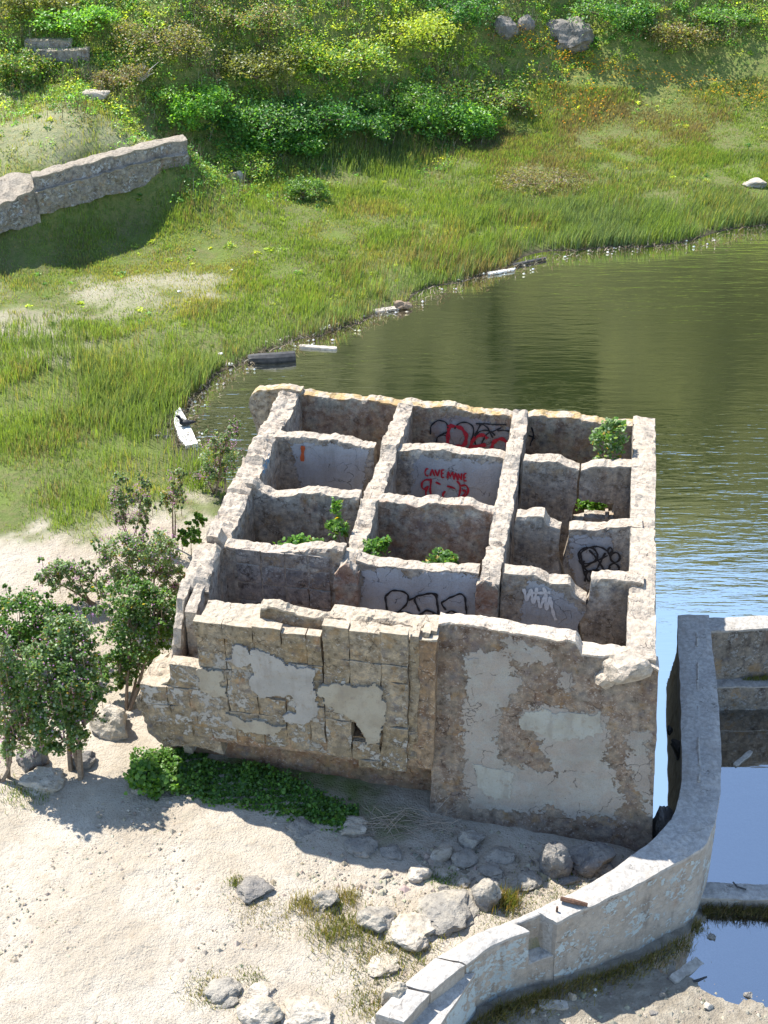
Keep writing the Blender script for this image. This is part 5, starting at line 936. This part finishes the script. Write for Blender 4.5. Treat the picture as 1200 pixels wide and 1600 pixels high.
# ------------------------------------------------------------------ plants growing inside the cells
def cellplant(label, U, V, blobs, pals=G_BRIGHT, leaf=.075, shape=LOBE, yellow=.03, stemr=.018):
    return shrub('cell_plant', label, 'plant', L2W(U, V, 2.12), [(L2W(U + du, V + dv_, zz), (rx, ry, rz), n_) for du, dv_, zz, rx, ry, rz, n_ in blobs], pals, leaf, 'plants growing inside the ruin', shape, stemr, yellow=yellow)
def UVat(px, py, V): u_, z_ = onV(px, py, V); return float(u_), float(z_)
def cp_(label, V, spots, **kw):
    bl_ = []; u0, z0 = UVat(spots[0][0], spots[0][1], V)
    for (cx, cy, rx, ry, n_) in spots:
        u_, z_ = UVat(cx, cy, V); bl_.append((u_ - u0, 0, z_, rx * .0102, min(rx * .0102, .35), ry * .0118, n_))
    return cellplant(label, u0, V, bl_, **kw)
cp_('upright leafy sapling in the second cell from the front, left column', 2.75, [(523, 830, 20, 16, 300), (528, 800, 12, 18, 220)], pals=G_BRIGHT, shape=RHOMB, leaf=.09)
cp_('low green plant topping the left cell behind the masonry wall', 2.2, [(470, 858, 34, 14, 420), (500, 860, 22, 10, 200)], pals=G_BRIGHT)
cp_('bright green bush at the left of the central cell', 2.35, [(582, 866, 22, 22, 480), (600, 855, 12, 14, 160)], pals=G_BRIGHT, shape=RHOMB, leaf=.09)
cp_('dark green plant at the right of the central cell', 2.35, [(685, 882, 30, 18, 520)], pals=G_MID + G_BRIGHT)
cp_('tall leafy plant growing above the back right cell', 6.1, [(950, 690, 26, 30, 800), (945, 730, 24, 18, 420), (962, 668, 18, 14, 260)], pals=G_MALLOW + G_BRIGHT, yellow=.05, leaf=.07)
cp_('leafy plant seen through the hole in the right cell wall', 6.0, [(925, 795, 26, 20, 520)], pals=G_BRIGHT)
cp_('tiny weed in the corner of the back middle cell', 6.2, [(628, 697, 8, 8, 60)], pals=G_BRIGHT, leaf=.05)

# ------------------------------------------------------------------ driftwood, boards and litter
def plank(name, label, p0, p1, w, t, mat, cat='plank', z=None, tilt=0.0):
    a = up(*p0, z) if z is not None else hit(*p0); b = up(*p1, z) if z is not None else hit(*p1)
    if z is None: a[2] = hgt(a[0], a[1]) + t * .6; b[2] = hgt(b[0], b[1]) + t * .6
    d = (b - a); l = np.linalg.norm(d); d /= l; s = np.cross([0, 0, 1], d); s /= np.linalg.norm(s); u_ = np.cross(d, s)
    n = max(4, int(l / .08)); tt = np.linspace(0, 1, n + 1); V = []
    for i, q in enumerate(tt):
        c = a + (b - a) * q; ww = w * .5 * (1 + .08 * math.sin(i * 1.7) + random.uniform(-.06, .06)) * (.75 if i in (0, n) else 1)
        for (e, f_) in ((-1, -.5), (1, -.5), (1, .5), (-1, .5)): V.append(c + s * e * ww + u_ * (f_ * t + random.uniform(-.004, .004) + tilt * e * ww))
    V = np.array(V); Q = [[4 * i + k, 4 * i + (k + 1) % 4, 4 * i + 4 + (k + 1) % 4, 4 * i + 4 + k] for i in range(n) for k in range(4)]
    return ob(name, mesh_np(name, V, [np.array(Q), np.array([[0, 3, 2, 1], [4 * n, 4 * n + 1, 4 * n + 2, 4 * n + 3]])]), mat, None, label, cat, 'boards and driftwood')
plank('plank', 'long weathered plank lying from the mud into the shallow pool', (1050, 1534), (1114, 1490), .16, .05, M_WOOD)
plank('plank', 'short grey plank on the shaded mud under the seawall', (841, 1573), (886, 1575), .15, .05, M_WOOD)
plank('plank', 'thin dark stick beside the long plank', (1076, 1538), (1104, 1530), .04, .03, M_DWOOD)
plank('plank', 'grey plank floating in the dark reflection of the far pool wall', (1148, 1196), (1174, 1174), .09, .03, M_WOOD, z=.02)
plank('plank', 'pale plank floating beyond the dark log', (468, 541), (526, 545), .16, .07, M_WOOD, z=LAKE + .03)
plank('plank', 'short tan board standing out of the water near the reeds', (516, 514), (533, 498), .16, .05, M_WOOD, z=LAKE + .04)
plank('plank', 'small white board beside the short tan board', (498, 515), (513, 506), .28, .06, M_WHITE, z=LAKE + .04)
plank('plank', 'pale plank along the far shore, right of the litter', (762, 428), (803, 421), .14, .06, M_WHITE, z=LAKE + .05)
plank('plank', 'long thin dark branch on the far shore beyond the pale plank', (802, 414), (853, 403), .10, .07, M_DWOOD, z=LAKE + .06)
plank('plank', 'grey board end under the driftwood pile at the shore', (584, 487), (622, 481), .22, .07, M_WOOD, z=LAKE + .05)
P = np.array([up(388, 561, LAKE + .06), up(405, 561, LAKE + .07), up(430, 560, LAKE + .08), up(461, 557, LAKE + .08)]); Vt, Ft = tube(P, [.13, .17, .18, .17], 10); ob('log', mesh_np('log', Vt, Ft), M_DWOOD, None, 'dark log lying half in the water', 'log')
bp_ = [(281, 637), (290, 652), (300, 672), (309, 692), (290, 696), (279, 682), (272, 660), (273, 644)]
bw = [up(x_, y_, LAKE + .13) for x_, y_ in bp_]; nB = len(bw); Vb = np.array(bw + [p_ - [0, 0, .12] for p_ in bw]); Vb[:nB, 2] += RNG.uniform(-.02, .02, nB)
ob('white_slab', mesh_np('white_slab', Vb, [np.arange(nB)[::-1][None], np.array([[i, (i + 1) % nB, nB + (i + 1) % nB, nB + i] for i in range(nB)])]), M_WHITE, None, 'large bleached white slab floating at the reedy shore', 'slab')
# dark bird resting on the slab
bc = up(290, 664, LAKE + .16); bird = empty('bird', 'small dark bird resting on the floating white slab', 'bird')
import bmesh
def ellipsoid(c, r, seg_=10):
    bm = bmesh.new(); bmesh.ops.create_icosphere(bm, subdivisions=2, radius=1.0); V = np.array([v.co[:] for v in bm.verts]) * r + c; Fc = np.array([[v.index for v in f.verts] for f in bm.faces]); bm.free(); return V, [Fc]
Vt, Ft = merge([ellipsoid(bc + [0, 0, .07], (.17, .10, .085)), tube(np.array([bc + [-.08, 0, .1], bc + [-.13, -.01, .2], bc + [-.16, -.02, .25]]), [.06, .035, .04], 8), ellipsoid(bc + [-.175, -.02, .27], (.05, .04, .04)), tube(np.array([bc + [.1, 0, .08], bc + [.2, .01, .09], bc + [.28, .02, .08]]), [.06, .04, .015], 6)])
ob('body', mesh_np('body', Vt, Ft, smooth=True), M_BLACK, bird); Vt, Ft = tube(np.array([bc + [-.21, -.02, .27], bc + [-.27, -.025, .265]]), [.014, .004], 5); ob('beak', mesh_np('beak', Vt, Ft), M_DWOOD, bird)
lump(None, 'tyre_piece', up(262, 684, LAKE + .03), (.14, .10, .05), M_DWOOD, 44, 2, .1, 'dark rounded piece of debris left of the white slab', 'debris')
lump(None, 'driftwood_pile', up(630, 476, LAKE + .12), (.30, .22, .16), M_BARK, 45, 3, .3, 'brown tangle of driftwood at the water edge', 'driftwood')
lump(None, 'floating_debris', up(1047, 1140, LAKE + .02), (.05, .09, .05), M_DWOOD, 46, 2, .2, 'small dark lump floating between ruin and seawall', 'debris')
P = np.array([up(1050, 1156, LAKE + .05), up(1058, 1162, LAKE + .05), up(1066, 1172, LAKE + .1)]); Vt, Ft = tube(P, [.03, .08, .09], 6); ob('broken_fitting', mesh_np('broken_fitting', Vt, Ft), M_DWOOD, None, 'dark broken fitting sticking out of the seawall above the water', 'debris')
P = np.array([up(1145, 1378, .36), up(1152, 1386, .33), up(1166, 1390, .33)]); Vt, Ft = tube(P, [.012, .02, .015], 5); ob('branch', mesh_np('branch', Vt, Ft), M_DWOOD, None, 'bent twig lying on the low pool cross wall', 'branch')
for i, (px_, py_, r_, lab) in enumerate(((722, 425, .10, 'white litter on the shore left of the pale plank'), (1116, 379, .12, 'pale blue-white litter at the right of the far shore'), (280, 457, .07, 'small white scrap on the lawn'), (362, 424, .07, 'small white scrap above the lawn path'), (360, 572, .09, 'white bottle among twigs left of the dark log'), (345, 555, .08, 'pale scrap in the twigs behind the dark log'), (245, 683, .07, 'white scrap in the reeds left of the white slab'), (929, 1547, .035, 'white scrap on the shaded mud'), (930, 1556, .03, 'second white scrap on the shaded mud, just below the first'))):
    p = hit(px_, py_); lump(None, 'litter', p + [0, 0, r_ * .5], (r_, r_ * .8, r_ * .6), M_WHITE, 60 + i, 2, .25, lab, 'litter')
# bare bleached branches on the slope
br = []; p0 = hit(222, 128)
for i in range(16):
    d = np.array([random.uniform(-1, 1), random.uniform(-.6, .2), random.uniform(.5, 1.2)]) * random.uniform(.4, .8); br.append(tube(np.array([p0, p0 + d * .5 + [random.uniform(-.1, .1), 0, .1], p0 + d * 1.1]), [.03, .02, .008], 5))
Vt, Ft = merge(br); ob('bare_branches', mesh_np('bare_branches', Vt, Ft), mat_flat('bleached_twigs', (.52, .48, .44), .9, .2, 20), None, 'bleached bare branches sticking out of the left slope', 'branches')
# shoreline drift: twigs and scraps
sp = np.array([(300, 705), (285, 672), (300, 640), (330, 606), (380, 573), (440, 546), (500, 528), (560, 508), (640, 480), (720, 446), (800, 425), (900, 399), (1000, 391), (1100, 383), (1200, 363)], float)
tt = RNG.uniform(0, 1, 2600) ** 1.2 * (len(sp) - 1); bx = np.interp(tt, range(len(sp)), sp[:, 0]) + RNG.normal(size=2600) * 12 - 6 * (tt < 5); by = np.interp(tt, range(len(sp)), sp[:, 1]) + RNG.normal(size=2600) * 5 - 4
HP = up(bx, by, np.full(2600, LAKE + .03)); HP[:, 2] = np.maximum(hgt(HP[:, 0], HP[:, 1]), LAKE) + RNG.uniform(.01, .1, 2600); V, q, t, c = blades(HP, RNG.uniform(.05, .12, 2600), .03, pal([(.16, .12, .08), (.10, .08, .06), (.26, .21, .15), (.34, .30, .24)], 2600), 2.6)
ob('shore_drift', mesh_np('shore_drift', V, [q, t], fcol=c), M_DRY, None, 'line of twigs and dead reeds drifted along the shore', 'drift', kind='stuff')
tt = RNG.uniform(0, 1, 90) * (len(sp) - 1); bx = np.interp(tt, range(len(sp)), sp[:, 0]) + RNG.normal(size=90) * 14; by = np.interp(tt, range(len(sp)), sp[:, 1]) + RNG.normal(size=90) * 5 - 3; HP = up(bx, by, np.full(90, LAKE + .06)); HP[:, 2] = np.maximum(hgt(HP[:, 0], HP[:, 1]), LAKE) + .05
pebbles('shore_scraps', 'tiny pale scraps and foam bits along the shore', HP, RNG.uniform(.025, .06, 90), pal([(.7, .7, .66), (.6, .62, .64), (.45, .40, .34)], 90))
